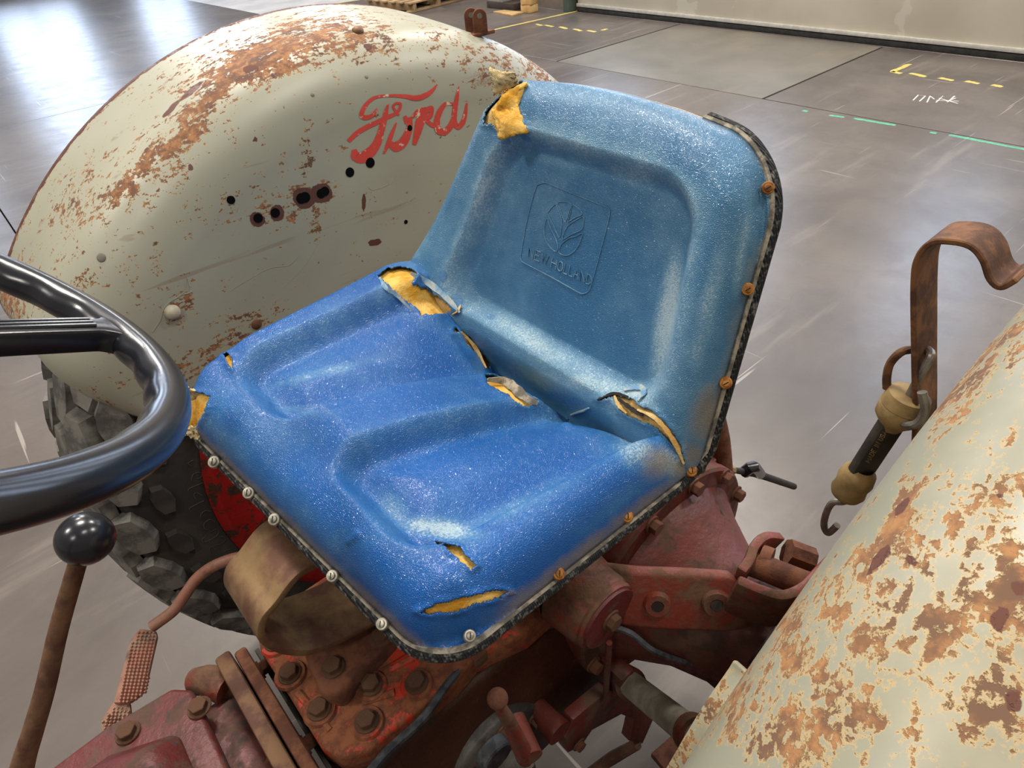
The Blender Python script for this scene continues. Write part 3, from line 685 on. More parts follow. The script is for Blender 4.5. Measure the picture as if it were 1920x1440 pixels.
def back_ff(s, y, off=0):
    w = back_w(s, y); e = edge_e((back_top(np.clip(y/w, -1, 1))-s)/.040, (w-np.abs(y))/.036)
    H = .044+0*s
    H = H-.024*sstep(rec_sd(s, y), -.006, .022)
    H = H+.030*np.exp(-(np.maximum(s-.02, 0)/.09)**2)*sstep(-y, .10, .22)
    H = H-.03*sstep(-s, -.03, .03)*(1-sstep(np.abs(y), .12, .2)*.5)
    H = H-.012*sstep(s, .27, .35)
    return e*H+off
BO = np.array([-.374, 0, 1.0]); EB = np.array([-.34, 0, .94]); EB /= np.linalg.norm(EB); NB = np.array([EB[2], 0, -EB[0]])
def tspace(n, p=.72):
    t = np.linspace(-1, 1, n); return np.sign(t)*(1-(1-np.abs(t))**(1/p))
def grid_faces(n, m): 
    return [(i*m+j, i*m+j+1, (i+1)*m+j+1, (i+1)*m+j) for i in range(n-1) for j in range(m-1)]
def pan_grid(nu, ny, off=0):
    T = tspace(ny); U = np.linspace(0, 1, nu)**1.15; uf = pan_uf(T)
    u = uf[None, :]+(.385-uf[None, :])*U[:, None]; T2 = np.broadcast_to(T, u.shape); y = T2*pan_w(u, T2)
    return np.stack([-u, y, pan_z(u, y, off)], -1).reshape(-1, 3)
def back_grid(ns, ny, off=0):
    T = tspace(ny); Sg = np.linspace(0, 1, ns)**.93; s0 = -.05+.045*np.abs(T)**5*(T > 0)+.02*np.abs(T)**5*(T < 0); tp = back_top(T)
    s_ = s0+(tp[None, :]-s0)*Sg[:, None]; T2 = np.broadcast_to(T, s_.shape); y = T2*back_w(s_, T2)
    f = back_ff(s_, y, off)
    return (BO+s_[..., None]*EB+f[..., None]*NB+y[..., None]*np.array([0, 1, 0])).reshape(-1, 3)
TEARS = [
 [(334, 770), (338, 722), (396, 742), (384, 775), (372, 800), (374, 822), (343, 822)],
 [(406, 657), (424, 654), (436, 670), (441, 698), (430, 688), (420, 670)],
 [(706, 520), (728, 502), (750, 500), (775, 504), (784, 516), (773, 530), (798, 540), (826, 558), (854, 583), (846, 588), (836, 590), (848, 602), (866, 626), (846, 626), (854, 612), (838, 592), (815, 593), (790, 591), (775, 576), (745, 557), (733, 540), (720, 529)],
 [(862, 620), (882, 632), (902, 655), (920, 682), (919, 702), (904, 682), (886, 660), (870, 640)],
 [(908, 703), (938, 702), (952, 710), (1014, 754), (988, 768), (960, 748), (912, 722)],
 [(1116, 748), (1150, 737), (1182, 745), (1197, 757), (1226, 768), (1257, 800), (1277, 835), (1284, 872), (1275, 862), (1254, 827), (1222, 797), (1188, 785), (1163, 770), (1150, 746), (1130, 750)],
 [(798, 1014), (830, 1018), (862, 1026), (894, 1062), (884, 1072), (858, 1050), (832, 1028)],
 [(780, 1146), (820, 1130), (880, 1114), (940, 1104), (956, 1107), (940, 1120), (890, 1138), (840, 1151), (800, 1153)],
 [(1053, 797), (1072, 777), (1066, 795)], [(657, 1013), (669, 1001), (664, 1010)],
 [(905, 232), (915, 190), (918, 140), (986, 150), (960, 193), (966, 212), (990, 245), (968, 241), (950, 250), (930, 240)]]
def seat_sheet(name, V, n, m, mat, label, cut=True):
    Fc = grid_faces(n, m); P = proj(V)
    nrm = None
    me0 = pymesh('t', V, Fc); N = np.array([v.normal for v in me0.vertices]); bpy.data.meshes.remove(me0)
    if (N*(CAM-V)).sum() < 0: N = -N; Fc = [f[::-1] for f in Fc]
    jit = np.stack([np.interp(P[:, 1], np.arange(0, 1440, 4), rng.randn(360)*1.3), np.interp(P[:, 0], np.arange(0, 1920, 4), rng.randn(480)*1.3)], 1)
    Pj = P+jit; face = (N*(CAM-V)).sum(1) > -.02
    kill = np.zeros(len(V), bool); near = np.full(len(V), 1e9)
    for T in TEARS:
        kill |= in_poly(Pj, T) & face; near = np.minimum(near, poly_dist(Pj, T, True))
    if cut:
        lift = np.exp(-(near/7)**2)*(.0016+.0012*np.sin(P[:, 0]*.09)*np.cos(P[:, 1]*.11))
        V = V+N*(lift*face)[:, None]
        Fc = [f for f in Fc if not (kill[f[0]] and kill[f[1]] and kill[f[2]] and kill[f[3]])]
    me = pymesh(name, V, Fc); o = link(name, me, mat, SE, label)
    return o, P, V, near
nu, ny = 300, 330
VP = pan_grid(nu, ny); pan, PP, VP, nearp = seat_sheet('seat_cover', VP, nu, ny, 'vinyl', 'bright blue vinyl seat cover')
VB = back_grid(280, 320); back, PB, VB, nearb = seat_sheet('back_cover', VB, 280, 320, 'vinyl_back', 'faded blue vinyl backrest cover')
for o in (pan, back):
    s_ = o.modifiers.new('s', 'SOLIDIFY'); s_.thickness = .0016; s_.offset = -1
# wear attributes
u = -VP[:, 0]; y = VP[:, 1]
w = np.zeros(len(VP))
for s_ in (-1, 1):
    sd = pad_sd(u, y, s_)
    w = np.maximum(w, .34*np.exp(-((sd-.006)/.014)**2))
w = np.maximum(w, .45*sstep(u, .26, .34)*(np.abs(y) > .0))
w = np.maximum(w, blobs(PP, [(820, 990, 90, 22, 10, 1.0), (740, 955, 50, 30, 40, .7), (960, 950, 120, 18, -25, .55), (1080, 770, 60, 30, 0, .6), (1190, 840, 60, 40, 40, .8), (620, 600, 80, 30, -25, .45), (720, 555, 60, 25, -25, .55), (600, 700, 110, 10, -15, .5), (560, 770, 60, 12, 5, .5), (1260, 870, 40, 40, 0, .9), (1150, 950, 100, 20, -40, .4), (480, 790, 120, 50, 30, .35), (860, 620, 30, 40, 0, .5), (430, 830, 140, 40, 45, .45), (560, 960, 140, 40, 45, .4)]))
set_attr(pan.data, 'wear', w)
dE = pan_sd(u, y)
set_attr(pan.data, 'dirt', np.maximum(blobs(PP, [(1240, 870, 60, 50, 0, .8), (1280, 880, 40, 40, 0, .9), (1190, 760, 40, 20, 20, .5), (1100, 1010, 160, 10, -38, .5)]), .75*np.exp(-(np.maximum(dE, 0)/.0035)**2)))
set_attr(pan.data, 'stain', np.maximum(blobs(PP, [(725, 545, 22, 18, 20, .9)]), 0))
s = (VB-BO)@EB; y = VB[:, 1]; sd = rec_sd(s, y)
w = .26+.42*np.exp(-((sd-.002)/.016)**2)
w = np.maximum(w, blobs(PB, [(1250, 600, 25, 150, 10, 1.1), (1000, 640, 130, 30, 32, .95), (1120, 720, 110, 25, 15, 1.0), (1180, 320, 80, 30, 25, .85), (1040, 300, 60, 20, 15, .55), (905, 360, 16, 90, 28, .9), (860, 450, 16, 60, 22, .7), (1330, 560, 26, 160, 12, .65), (1390, 480, 14, 120, 10, .6), (780, 440, 60, 60, 0, .45), (1010, 200, 60, 20, 0, .3), (840, 560, 60, 40, 30, .6), (1190, 735, 30, 20, 0, 1.1)]))
w = w-.5*blobs(PB, [(1080, 540, 90, 120, 0, .9), (1060, 450, 60, 60, 0, .3), (1290, 300, 60, 40, 30, .8), (1170, 620, 60, 60, 0, .7), (1010, 200, 90, 14, 8, .6)])
set_attr(back.data, 'wear', w)
dE = back_sd(s, y)
set_attr(back.data, 'dirt', np.maximum(blobs(PB, [(1330, 780, 50, 80, 10, .9), (1380, 620, 30, 130, 12, .6), (1300, 850, 30, 40, 0, .8)]), .55*np.exp(-(np.maximum(dE, 0)/.005)**2)))
st = [(830, 518, 9, 12, 0, 1.2), (855, 572, 16, 22, 0, 1.2), (778, 500, 26, 14, 10, 1.1), (735, 497, 20, 10, 0, 1.1), (890, 640, 16, 30, -30, 1.1), (930, 700, 20, 30, -45, 1.1), (975, 730, 50, 14, 25, 1.1), (1040, 745, 60, 10, 10, 1.1), (920, 594, 8, 6, 0, 1.2), (1190, 653, 6, 3, 0, 1.2), (965, 232, 30, 18, 20, 1.1), (985, 258, 14, 6, 30, 1.0), (940, 262, 20, 8, 10, 1.1)]
set_attr(back.data, 'stain', blobs(PB, st))
# foam body under the covers
fo = link('foam', pymesh('foam', np.concatenate([pan_grid(120, 120, -.0055)]), grid_faces(120, 120)), 'foam', SE, 'yellow foam padding showing through the tears')
fb = link('back_foam', pymesh('foam', back_grid(120, 120, -.0055), grid_faces(120, 120)), 'foam_dirty', SE, 'dirty yellow foam of the backrest')
# torn foam corner and fabric flaps
def patch(name, px, bvh_pts, mat, thick=.0015, label=None, n=12):
    """quad patch from four 3D corners with bulge"""
    (a, b, c_, d), bul = bvh_pts; V = []
    for i in range(n+1):
        for j in range(n+1):
            p = (a*(1-i/n)+b*(i/n))*(1-j/n)+(d*(1-i/n)+c_*(i/n))*(j/n)
            p = p+bul*math.sin(math.pi*i/n)*math.sin(math.pi*j/n)
            if 0 < i < n or 0 < j < n: p = p+Vector(rng.randn(3)*.0008)
            V.append(p)
    o = link(name, pymesh(name, V, grid_faces(n+1, n+1)), mat, SE, label); s_ = o.modifiers.new('s', 'SOLIDIFY'); s_.thickness = thick; return o
def dpt(px, py, d): return Vector(CAM+ray(px, py)*d)
BB = bvh_of(fb); BPf = bvh_of(fo)
def dz(p): return (Vector(p)-Vector(CAM)).dot(Vector(FW))
q, _ = ontoS(BB, 985, 190, 1100, 400); dq = dz(q)
n_ = 16
patch('foam_corner', None, ((dpt(924, 218, dq+.012), dpt(944, 172, dq+.004), dpt(988, 153, dq-.001), dpt(966, 212, dq-.006)), Vector(NB)*.012), 'foam', .008, 'bulging yellow foam at the torn corner')
patch('torn_edge', None, ((dpt(921, 205, dq+.010), dpt(968, 192, dq-.004), dpt(992, 246, dq-.016), dpt(936, 262, dq-.002)), Vector(NB)*.008), 'foam', .003, 'curling yellow foam edge')
patch('fabric_flap', None, ((dpt(918, 126, dq-.002), dpt(966, 138, dq-.010), dpt(972, 158, dq-.002), dpt(925, 180, dq+.008)), Vector(NB)*.006), 'backing', .0015, 'pale woven backing folded up from the torn corner')
q, _ = ontoS(BPf, 365, 770, 600, 800); dq = dz(q)
patch('fabric_flap', None, ((dpt(334, 724, dq-.008), dpt(362, 734, dq-.016), dpt(398, 741, dq-.005), dpt(345, 757, dq+.000)), Vector((0, 0, .004))), 'backing', .0015, 'pale woven backing folded up at the front corner')
patch('foam_corner', None, ((dpt(342, 752, dq-.002), dpt(396, 742, dq-.003), dpt(372, 802, dq+.0), dpt(350, 812, dq-.002)), Vector((.003, 0, .001))), 'foam', .002, 'yellow foam at the torn front corner')
patch('fabric_flap', None, ((dpt(347, 798, dq-.004), dpt(368, 800, dq-.006), dpt(374, 824, dq-.004), dpt(346, 817, dq-.002)), Vector((0, 0, .002))), 'backing', .0015)
# crease debris: torn curls
def curl(pxs, wpx, mat, up=.004, name='torn_curl'):
    pts = []
    for (a, b) in pxs:
        l1 = onto(BPv, a, b)[0]; l2 = onto(BBv, a, b)[0]
        c_ = [l for l in (l1, l2) if l]
        if c_:
            l = min(c_, key=lambda v: dz(v)); pts.append(l-Vector(ray(a, b)).normalized()*up)
    if len(pts) < 2: return
    bm = bmesh.new(); P_ = smooth_path(pts, 5); n = len(P_)
    wd = [wpx*dz(P_[0])/F*(.35+.65*math.sin(math.pi*(i+.6)/(n+.2)))*random.uniform(.75, 1.2) for i in range(n)]
    bar_bm(bm, P_, tuple(UP*.6+RT*.5), 1, .0014, wd); bm_link(name, bm, mat, SE)
bpf = lambda V, n, m: BVHTree.FromPolygons([Vector(v) for v in V], grid_faces(n, m))
BPv = bpf(VP, nu, ny); BBv = bpf(VB, 280, 320)
MT['vinyl_scrap'] = simple('peeled_pale_vinyl', lin(96, 142, 178), lin(176, 180, 168), 60, .5)
for L, wd, mt in (([(770, 512), (800, 528), (835, 556), (862, 586)], 12, 'vinyl_scrap'), ([(848, 590), (858, 583), (864, 572)], 6, 'foam_dirty'), ([(712, 520), (724, 540), (742, 552), (770, 580)], 8, 'vinyl_scrap'), ([(865, 622), (890, 650), (912, 690)], 7, 'foam_dirty'), ([(915, 712), (950, 716), (985, 745), (1008, 757)], 18, 'flange'), ([(1120, 750), (1150, 738), (1178, 744)], 6, 'joint'), ([(1160, 748), (1186, 768), (1206, 778)], 9, 'joint'), ([(1152, 742), (1160, 760), (1175, 775)], 7, 'foam_dirty'), ([(1170, 730), (1200, 726), (1208, 738), (1196, 752)], 12, 'vinyl_scrap'), ([(1070, 778), (1092, 770), (1104, 765)], 6, 'vinyl_scrap'), ([(1195, 768), (1230, 785), (1262, 825), (1282, 870)], 9, 'foam_dirty')):
    curl(L, wd, mt, .003)
# embossed badge on the backrest
bm = bmesh.new()
def zb(L): return [(960+a/6, 330+b/6) for a, b in L]
def emb(L, r=.0007, closed=False, sub=5, off=.0006):
    Q = smooth_path([(a, b, 0) for a, b in L], sub, closed) if sub > 1 else [Vector((a, b, 0)) for a, b in L]
    pts = []
    for q in Q:
        p, n_ = onto(BBv, q.x, q.y)
        if p: pts.append(p+n_*off)
    if len(pts) > 1: tube_bm(bm, pts, r, 5, closed)
emb(zb([(270, 140), (305, 95), (370, 78), (420, 90), (700, 205), (1040, 340), (1095, 375), (1105, 420), (1085, 520), (985, 900), (890, 1240), (860, 1300), (800, 1325), (740, 1305), (450, 1140), (150, 985), (105, 940), (105, 870), (180, 470)]), .0007, True, 4)
for L in ([(400, 480), (366, 580), (370, 680), (402, 760), (450, 820), (505, 850), (520, 790), (490, 690), (440, 590)], [(410, 430), (430, 380), (495, 318), (530, 390), (560, 480), (558, 580), (535, 690), (470, 560)], [(520, 300), (600, 290), (668, 320), (640, 420), (610, 510), (585, 490), (545, 380)], [(685, 330), (750, 365), (795, 430), (710, 470), (632, 515), (660, 420)], [(802, 460), (808, 530), (785, 605), (670, 660), (575, 712), (600, 610), (650, 545), (720, 500)], [(795, 648), (770, 740), (720, 830), (660, 880), (600, 895), (532, 858), (560, 770), (640, 705), (720, 680)]):
    emb(zb(L), .0006, True, 4)
FONT = {'N': [[(0, 0), (0, 1), (1, 0), (1, 1)]], 'E': [[(1, 0), (0, 0), (0, 1), (1, 1)], [(0, .5), (.8, .5)]], 'W': [[(0, 1), (.25, 0), (.5, 1), (.75, 0), (1, 1)]], 'H': [[(0, 0), (0, 1)], [(1, 0), (1, 1)], [(0, .5), (1, .5)]],
        'O': [[(.5, 0), (.1, .15), (0, .5), (.1, .85), (.5, 1), (.9, .85), (1, .5), (.9, .15), (.5, 0)]], 'L': [[(0, 1), (0, 0), (1, 0)]], 'A': [[(0, 0), (.5, 1), (1, 0)], [(.2, .4), (.8, .4)]], 'D': [[(0, 0), (0, 1), (.6, .95), (1, .6), (1, .4), (.6, .05), (0, 0)]],
        'M': [[(0, 0), (0, 1), (.5, .3), (1, 1), (1, 0)]], 'I': [[(.5, 0), (.5, 1)]], 'U': [[(0, 1), (0, .2), (.5, 0), (1, .2), (1, 1)]], 'S': [[(1, .85), (.5, 1), (0, .8), (.15, .55), (.85, .45), (1, .2), (.5, 0), (0, .15)]]}
def text_px(txt, o, ad, upv, cw, gap):
    x = 0; out = []
    for ch in txt:
        if ch == ' ': x += .45; continue
        w = cw*(1.25 if ch in 'WM' else .75 if ch == 'L' else .3 if ch == 'I' else 1)
        for L in FONT[ch]: out.append([(o[0]+ad[0]*(x+p*w)+upv[0]*q, o[1]+ad[1]*(x+p*w)+upv[1]*q) for p, q in L])
        x += w+gap
    return out
for L in text_px('NEW HOLLAND', zb([(185, 905)])[0], (11.3, 5.25), (3.2, -17.5), .82, .22): emb(L, .0008, False, 1, .0007)
bm_link('embossed_badge', bm, 'vinyl_back', SE, 'embossed square badge with a leaf and the words New Holland')
MT['badge'] = MT['vinyl_back']
o = COL.objects.get('embossed_badge') or bpy.data.objects['embossed_badge']; set_attr(o.data, 'wear', [.42]*len(o.data.vertices))
# flange, steel pan and trim
def edge_xyz(T, u=None):
    if u is None: u = float(pan_uf(np.array([T]))[0])
    return Vector((-u, T*float(pan_w(np.array([u]), np.array([T]))[0]), 1.020-.055*u))
side = [edge_xyz(t) for t in np.linspace(-1, 1, 61)**1]
side = [edge_xyz(math.copysign(1-(1-abs(t))**1.6, t)) for t in np.linspace(-1, 1, 61)]
side += [edge_xyz(1, u_) for u_ in np.linspace(.085, .345, 18)]
bk = []
for s_ in np.linspace(.02, .270, 24): bk.append(Vector(BO+s_*EB)+Vector((0, .247-.075*s_, 0)))
for t in np.linspace(1, .40, 24):
    tt = 1-(1-t)**1.6
    sv = float(back_top(np.array([tt]))[0]); bk.append(Vector(BO+sv*EB)+Vector((0, tt*float(back_w(np.array([sv]), np.array([1.]))[0]), 0)))
for t in []: sv = float(back_top(np.array([t]))[0]); bk.append(Vector(BO+sv*EB)+Vector((0, t*.165, 0)))
def mirror_front():
    return [edge_xyz(-1, u_) for u_ in np.linspace(.345, .09, 12)]
full = mirror_front()+side+[Vector((-.366, .2425, 1.0))]+bk
Q = smooth_path(full, 2)
down = Vector((0, 0, -.008))
bm = bmesh.new(); pth = []
for i, p in enumerate(Q):
    back_part = p.z > 1.03 or p.x < -.372
    pth.append(p+(Vector(NB)*-.007+Vector((0, .002, 0)) if back_part else Vector((.001, 0, -.006))))
pth = [p.lerp((pth[max(i-2, 0)]+pth[min(i+2, len(pth)-1)])/2, .5) for i, p in enumerate(pth)]
tube_bm(bm, pth, .0068, 8); bm_link('edge_trim', bm, 'cord', SE, 'black ribbed edging round the seat pan')
bm = bmesh.new(); tube_bm(bm, [p+(q-p)*.55 for p, q in zip(pth, Q)], .0042, 6); bm_link('cover_hem', bm, 'flange', SE, 'dusty grey hem of the cover')
# steel shell
V1 = pan_grid(24, 40, 0); V1[:, 2] = 1.010+.055*V1[:, 0]*1-.022*np.clip(pan_sd(-V1[:, 0], V1[:, 1])/.05, 0, 1)
o = link('seat_pan', pymesh('p', V1, grid_faces(24, 40)), 'seat_steel', SE, 'rusty steel pan under the cover'); s_ = o.modifiers.new('s', 'SOLIDIFY'); s_.thickness = .003
V1 = back_grid(24, 40, 0); f_ = (V1-BO)@NB; V1 = V1-(f_+.012)[:, None]*NB
o = link('back_pan', pymesh('p', V1, grid_faces(24, 40)), 'seat_steel', SE, 'rusty steel shell behind the backrest'); s_ = o.modifiers.new('s', 'SOLIDIFY'); s_.thickness = .003
# screws round the hem
BQ = Q
scr = [(401, 866, 'z'), (466, 924, 'z'), (514, 974, 'z'), (623, 1080, 'z'), (716, 1170, 'z'), (881, 1192, 'z'), (1048, 1076, 'r'), (1176, 968, 'r'), (1296, 882, 'r'), (1361, 718, 'r'), (1402, 542, 'r'), (1440, 352, 'r'), (340, 783, 'z')]
PQ = proj([tuple(q) for q in Q])
for x, y_, k_ in scr:
    i = int(np.argmin(np.hypot(PQ[:, 0]-x, PQ[:, 1]-y_))); d = dz(Q[i])-.008
    p = dpt(x, y_, d); vd = -Vector(ray(x, y_)).normalized()
    nn = Vector((.45, .0, .6)) if y_ > 800 and x < 860 else (Vector((0, .5, .75)) if y_ > 880 else Vector((.6, .45, .35)))
    nn = (nn.normalized()*.6+vd*.6).normalized(); mt = 'screw_zinc' if k_ == 'z' else 'screw_rust'
    r = 10.5*dz(p)/F
    o = lathe('trim_screw', [(-.004, r*1.15), (0, r*1.15), (.0012, r*1.0), (.0014, r*.72), (.0035, r*.6), (.0042, r*.3), (.0043, 0)], p, nn, mt, SE, 20)
    a = nn.orthogonal().normalized(); bm = bmesh.new(); bar_bm(bm, [p+nn*.0042-a*r*.5, p+nn*.0042+a*r*.5], nn.cross(a), r*.16, .0008)
    bm_link('screw_slot', bm, 'joint', SE)

# ---------------- spring and its base
cp = [(615, 1045), (560, 1080), (520, 1130), (493, 1165), (495, 1200), (540, 1222), (600, 1218), (690, 1190), (760, 1120)]
ctr = []
for i, (x, y_) in enumerate(cp[:7]): p = hit(x, y_, 1, .03); ctr.append(Vector((p.x, -.015, p.z)))
ctr = [Vector((-.20, -.015, ctr[0].z+.035)), Vector((-.10, -.015, ctr[0].z+.018))]+ctr+[Vector((-.045, -.015, ctr[-1].z-.022)), Vector((-.10, -.015, ctr[-1].z-.03)), Vector((-.20, -.015, ctr[-1].z-.03))]
bm = bmesh.new(); bar_bm(bm, smooth_path(ctr, 7), (0, 1, 0), .092, .009); bevel(bm, .002, 2)
bm_link('seat_spring', bm, 'spring', TR, 'C-shaped flat steel seat spring, tarnished brown')
zsp = ctr[-1].z-.006
# casting pad under the spring
COVZ = .745
def zc(px, py, z): p = hit(px, py, 2, z); return Vector((p.x, p.y, z))
pad = [zc(575, 1240, COVZ+.03), zc(600, 1300, COVZ+.03), zc(640, 1303, COVZ+.03), zc(660, 1275, COVZ+.03), zc(735, 1195, COVZ+.03), zc(760, 1140, COVZ+.03), Vector((-.26, .06, COVZ+.03)), Vector((-.26, -.09, COVZ+.03)), Vector((.02, -.09, COVZ+.03))]
prism('spring_base', pad, (0, 0, -.05), 'rust_brown', TR, .008, 'rusty raised pad bolted under the spring', 3)
for (x, y_) in ((624, 1251), (716, 1192)): bolt(zc(x, y_, COVZ+.031), (0, 0, 1), .0115, 'rust_steel', TR, h=.9)
box('spring_clamp', (-.11, -.02, zsp+.014), (.06, .075, .02), 'rust_brown', TR, .003); bolt((-.10, -.03, zsp+.024), (0, 0, 1), .011, 'rust_steel', TR)
box('spring_seat_block', (-.15, -.015, (COVZ+.03+zsp)/2), (.16, .10, zsp-COVZ-.03+.004), 'arm_red', TR, .006, 'dull red block under the spring foot')
# ---------------- hydraulic top cover
def zp(L, z): return [zc(x, y_, z) for x, y_ in L]
cov = [Vector((.075, -.13, COVZ)), zc(500, 1255, COVZ)]
front_x = .070
poly = [Vector((front_x-.005, -.115, COVZ)), Vector((front_x, -.09, COVZ)), Vector((front_x, .075, COVZ)), Vector((front_x-.012, .105, COVZ)), Vector((front_x-.04, .118, COVZ)), Vector((-.09, .122, COVZ)), Vector((-.13, .115, COVZ)), Vector((-.20, .135, COVZ)), Vector((-.42, .135, COVZ)), Vector((-.52, .10, COVZ)), Vector((-.52, -.12, COVZ)), Vector((-.20, -.135, COVZ)), Vector((.02, -.135, COVZ))]
prism('top_cover', poly, (0, 0, -.045), 'cover_red', TR, .008, 'chipped bright red top cover plate', 3)
for (x, y_) in ((545, 1266), (697, 1288), (782, 1284), (600, 1333), (689, 1356), (518, 1206)):
    q = zc(x, y_, COVZ); lathe('bolt_boss', [(0, .021), (.004, .019), (.0045, 0)], q, (0, 0, 1), 'cover_red', TR, 24); bolt(q+Vector((0, 0, .0045)), (0, 0, 1), .0115, 'rust_steel', TR)
# raised ribs of the cover
for a, b, r in (((740, 1300), (680, 1320), .006), ((560, 1300), (620, 1370), .006), ((750, 1200), (850, 1180), .014), ((800, 1220), (720, 1262), .010)):
    tube('casting_rib', [zc(*a, COVZ-r*.3), zc(*b, COVZ-r*.3)], [r, r*.7], 'cover_red', TR, 10, 1)
# housing under the cover
sec = [(.122, .70), (.130, .66), (.150, .60), (.158, .52), (.150, .42), (.11, .34), (0, .31)]
ring = [(y_, z_) for y_, z_ in sec]+[(-y_, z_) for y_, z_ in sec[::-1][1:]]
prism('center_housing', [Vector((.075, a, b)) for a, b in ring], (-.64, 0, 0), 'housing', TR, .012, 'brown rusted centre housing', 3)
box('gasket', (.0735, -.005, COVZ-.045), (.006, .24, .012), 'gasket', TR, .001, 'grey gasket edge')
# ---------------- joint flanges between the castings
def flange(x, th, mat, z0, hw, lab):
    pts = []
    for a in range(0, 181, 12):
        t = math.radians(a); pts.append(Vector((x, math.copysign(abs(math.cos(t))**.55, math.cos(t))*hw, z0-.06+.075*math.sin(t)**.5*1.0)))
    pts += [Vector((x, -hw, .40)), Vector((x, hw, .40))]
    prism('joint_flange', pts, (th, 0, 0), mat, TR, .004, lab, 2)
flange(.083, .0165, 'rust_brown', .742, .128, 'rusty casting flange nearer the seat'); flange(.1015, .020, 'rust_steel', .75, .132, 'worn rusty flange plate with polished edge')
for y_ in (-.085, .045): bolt((.083, y_, .715), (-1, 0, 0), .010, 'rust_brown', TR, h=1.6)
for y_ in (-.10, .02): bolt((.1225, y_, .69), (1, 0, 0), .010, 'rust_brown', TR, h=1.5)
# transmission case and shift cover in front
prism('transmission_case', [Vector((.12, .14, .40)), Vector((.12, .125, .66)), Vector((.12, .09, .70)), Vector((.12, -.09, .70)), Vector((.12, -.125, .66)), Vector((.12, -.14, .40))], (.7, 0, 0), 'dark_red', TR, .012, 'grimy dark red transmission case', 3)
SZ = .728
sc_ = [Vector((.160, -.115, SZ)), Vector((.165, .11, SZ)), Vector((.60, .11, SZ)), Vector((.60, -.115, SZ)), Vector((.26, -.142, SZ)), Vector((.18, -.135, SZ))]
prism('shift_cover', sc_, (0, 0, -.03), 'dark_red', TR, .006, 'dark red gearshift cover plate', 3)
V = []
bm = bmesh.new(); base = [Vector((.185, -.07, SZ)), Vector((.19, .09, SZ)), Vector((.58, .09, SZ)), Vector((.58, -.095, SZ)), Vector((.26, -.10, SZ))]
topp = [Vector((.215, -.045, SZ+.04)), Vector((.22, .07, SZ+.04)), Vector((.56, .07, SZ+.05)), Vector((.56, -.07, SZ+.05)), Vector((.27, -.072, SZ+.04))]
A = [bm.verts.new(p) for p in base]; B = [bm.verts.new(p) for p in topp]; bm.faces.new(A[::-1]); bm.faces.new(B)
for i in range(5): bm.faces.new((A[i], A[(i+1) % 5], B[(i+1) % 5], B[i]))
bevel(bm, .014, 4); bm_link('shift_dome', bm, 'dark_red', TR, 'raised grimy dome of the gearshift cover')
for (x, y_) in ((374, 1327), (240, 1374)): bolt(zc(x, y_, SZ+.001), (0, 0, 1), .0115, 'rust_steel', TR)
tube('brake_link_boss', [(.155, -.15, .69), (.14, -.13, .70), (.125, -.10, .70)], [.018, .02, .022], 'arm_red', TR, 14, 3)
# hose from the cover
hp = [zc(1040, 1168, .70), zc(960, 1200, .715), zc(895, 1228, .73), zc(845, 1275, .742), zc(795, 1345, .742), zc(730, 1405, .742), zc(690, 1450, .742), zc(640, 1500, .735)]
tube('hose', hp, .0055, 'hose', TR, 8, 6, 'black hose along the cover edge')
box('hose_clip', zc(891, 1225, .735), (.02, .028, .02), 'arm_red', TR, .002, 'chipped red hose clip')
# ---------------- lift arm, hub, trumpet
hub_y0, hub_y1 = .130, .200
hc = (hit(1140, 1158, 1, hub_y1))
HC = Vector((hc.x, 0, hc.z))
lathe('lift_shaft_hub', [(hub_y0, .0), (hub_y0, .052), (hub_y0+.006, .058), (hub_y1-.012, .053), (hub_y1-.008, .050), (hub_y1-.004, .051), (hub_y1, .049), (hub_y1+.0015, 0)], HC, (0, 1, 0), 'arm_red', TR, 48, 'dull red hub of the lift arm')
lathe('end_cap', [(hub_y1-.001, .046), (hub_y1+.004, .045), (hub_y1+.0045, 0)], HC, (0, 1, 0), 'dark_red', TR, 40, 'round dark red end plate')
bolt(Vector((HC.x, hub_y1+.0045, HC.z)), (0, 1, 0), .012, 'rust_steel', TR)
lathe('rock_shaft_housing', [(-.16, .048), (.10, .05), (.105, .056), (.130, .056)], HC, (0, 1, 0), 'arm_red', TR, 40)
# arm: two edges traced, plate stands upright
def mixp(px, py, x, zref=None): return hit(px, py, 0, x)
top_e = [(1110, 1062, .800), (1200, 1074, .797), (1290, 1078, .793), (1385, 1084, .788)]
TOP = [hit(x, y_, 2, xx) for x, y_, xx in top_e]
bm = bmesh.new(); Vt = smooth_path(TOP, 5); n = len(Vt)
rows = []
for i, p in enumerate(Vt):
    t = i/(n-1); hgt = .098-.006*t; th = .018
    q = [p+Vector((0, 0, 0)), p+Vector((-.004, -th, 0)), p+Vector((.006, -th+.03, -hgt)), p+Vector((.008, .042, -hgt*.80))]
    rows.append([bm.verts.new(v) for v in q])
for i in range(n-1):
    for k_ in range(4): bm.faces.new((rows[i][k_], rows[i][(k_+1) % 4], rows[i+1][(k_+1) % 4], rows[i+1][k_]))
bm.faces.new(rows[0]); bm.faces.new(rows[-1][::-1]); bevel(bm, .006, 3); LA = bm_link('lift_arm', bm, 'arm_red', TR, 'faded red cast lift arm with two bosses')
BA = bvh_of(LA)
for (x, y_, rp, hole) in ((1232, 1132, 26, 0), (1342, 1130, 28, 1)):
    p, n_ = onto(BA, x, y_)
    if p:
        r = rp*dz(p)/F*.9
        lathe('arm_boss', [(-.002, r*1.15), (.006, r), (.007, r*.95), (.007, r*.5), (.001, r*.45), (.0008, 0)], p, n_, 'arm_red', TR, 28)
        lathe('boss_hole', [(.0078, r*.46), (.0079, 0)], p, n_, 'grime' if not hole else 'gasket', TR, 20)
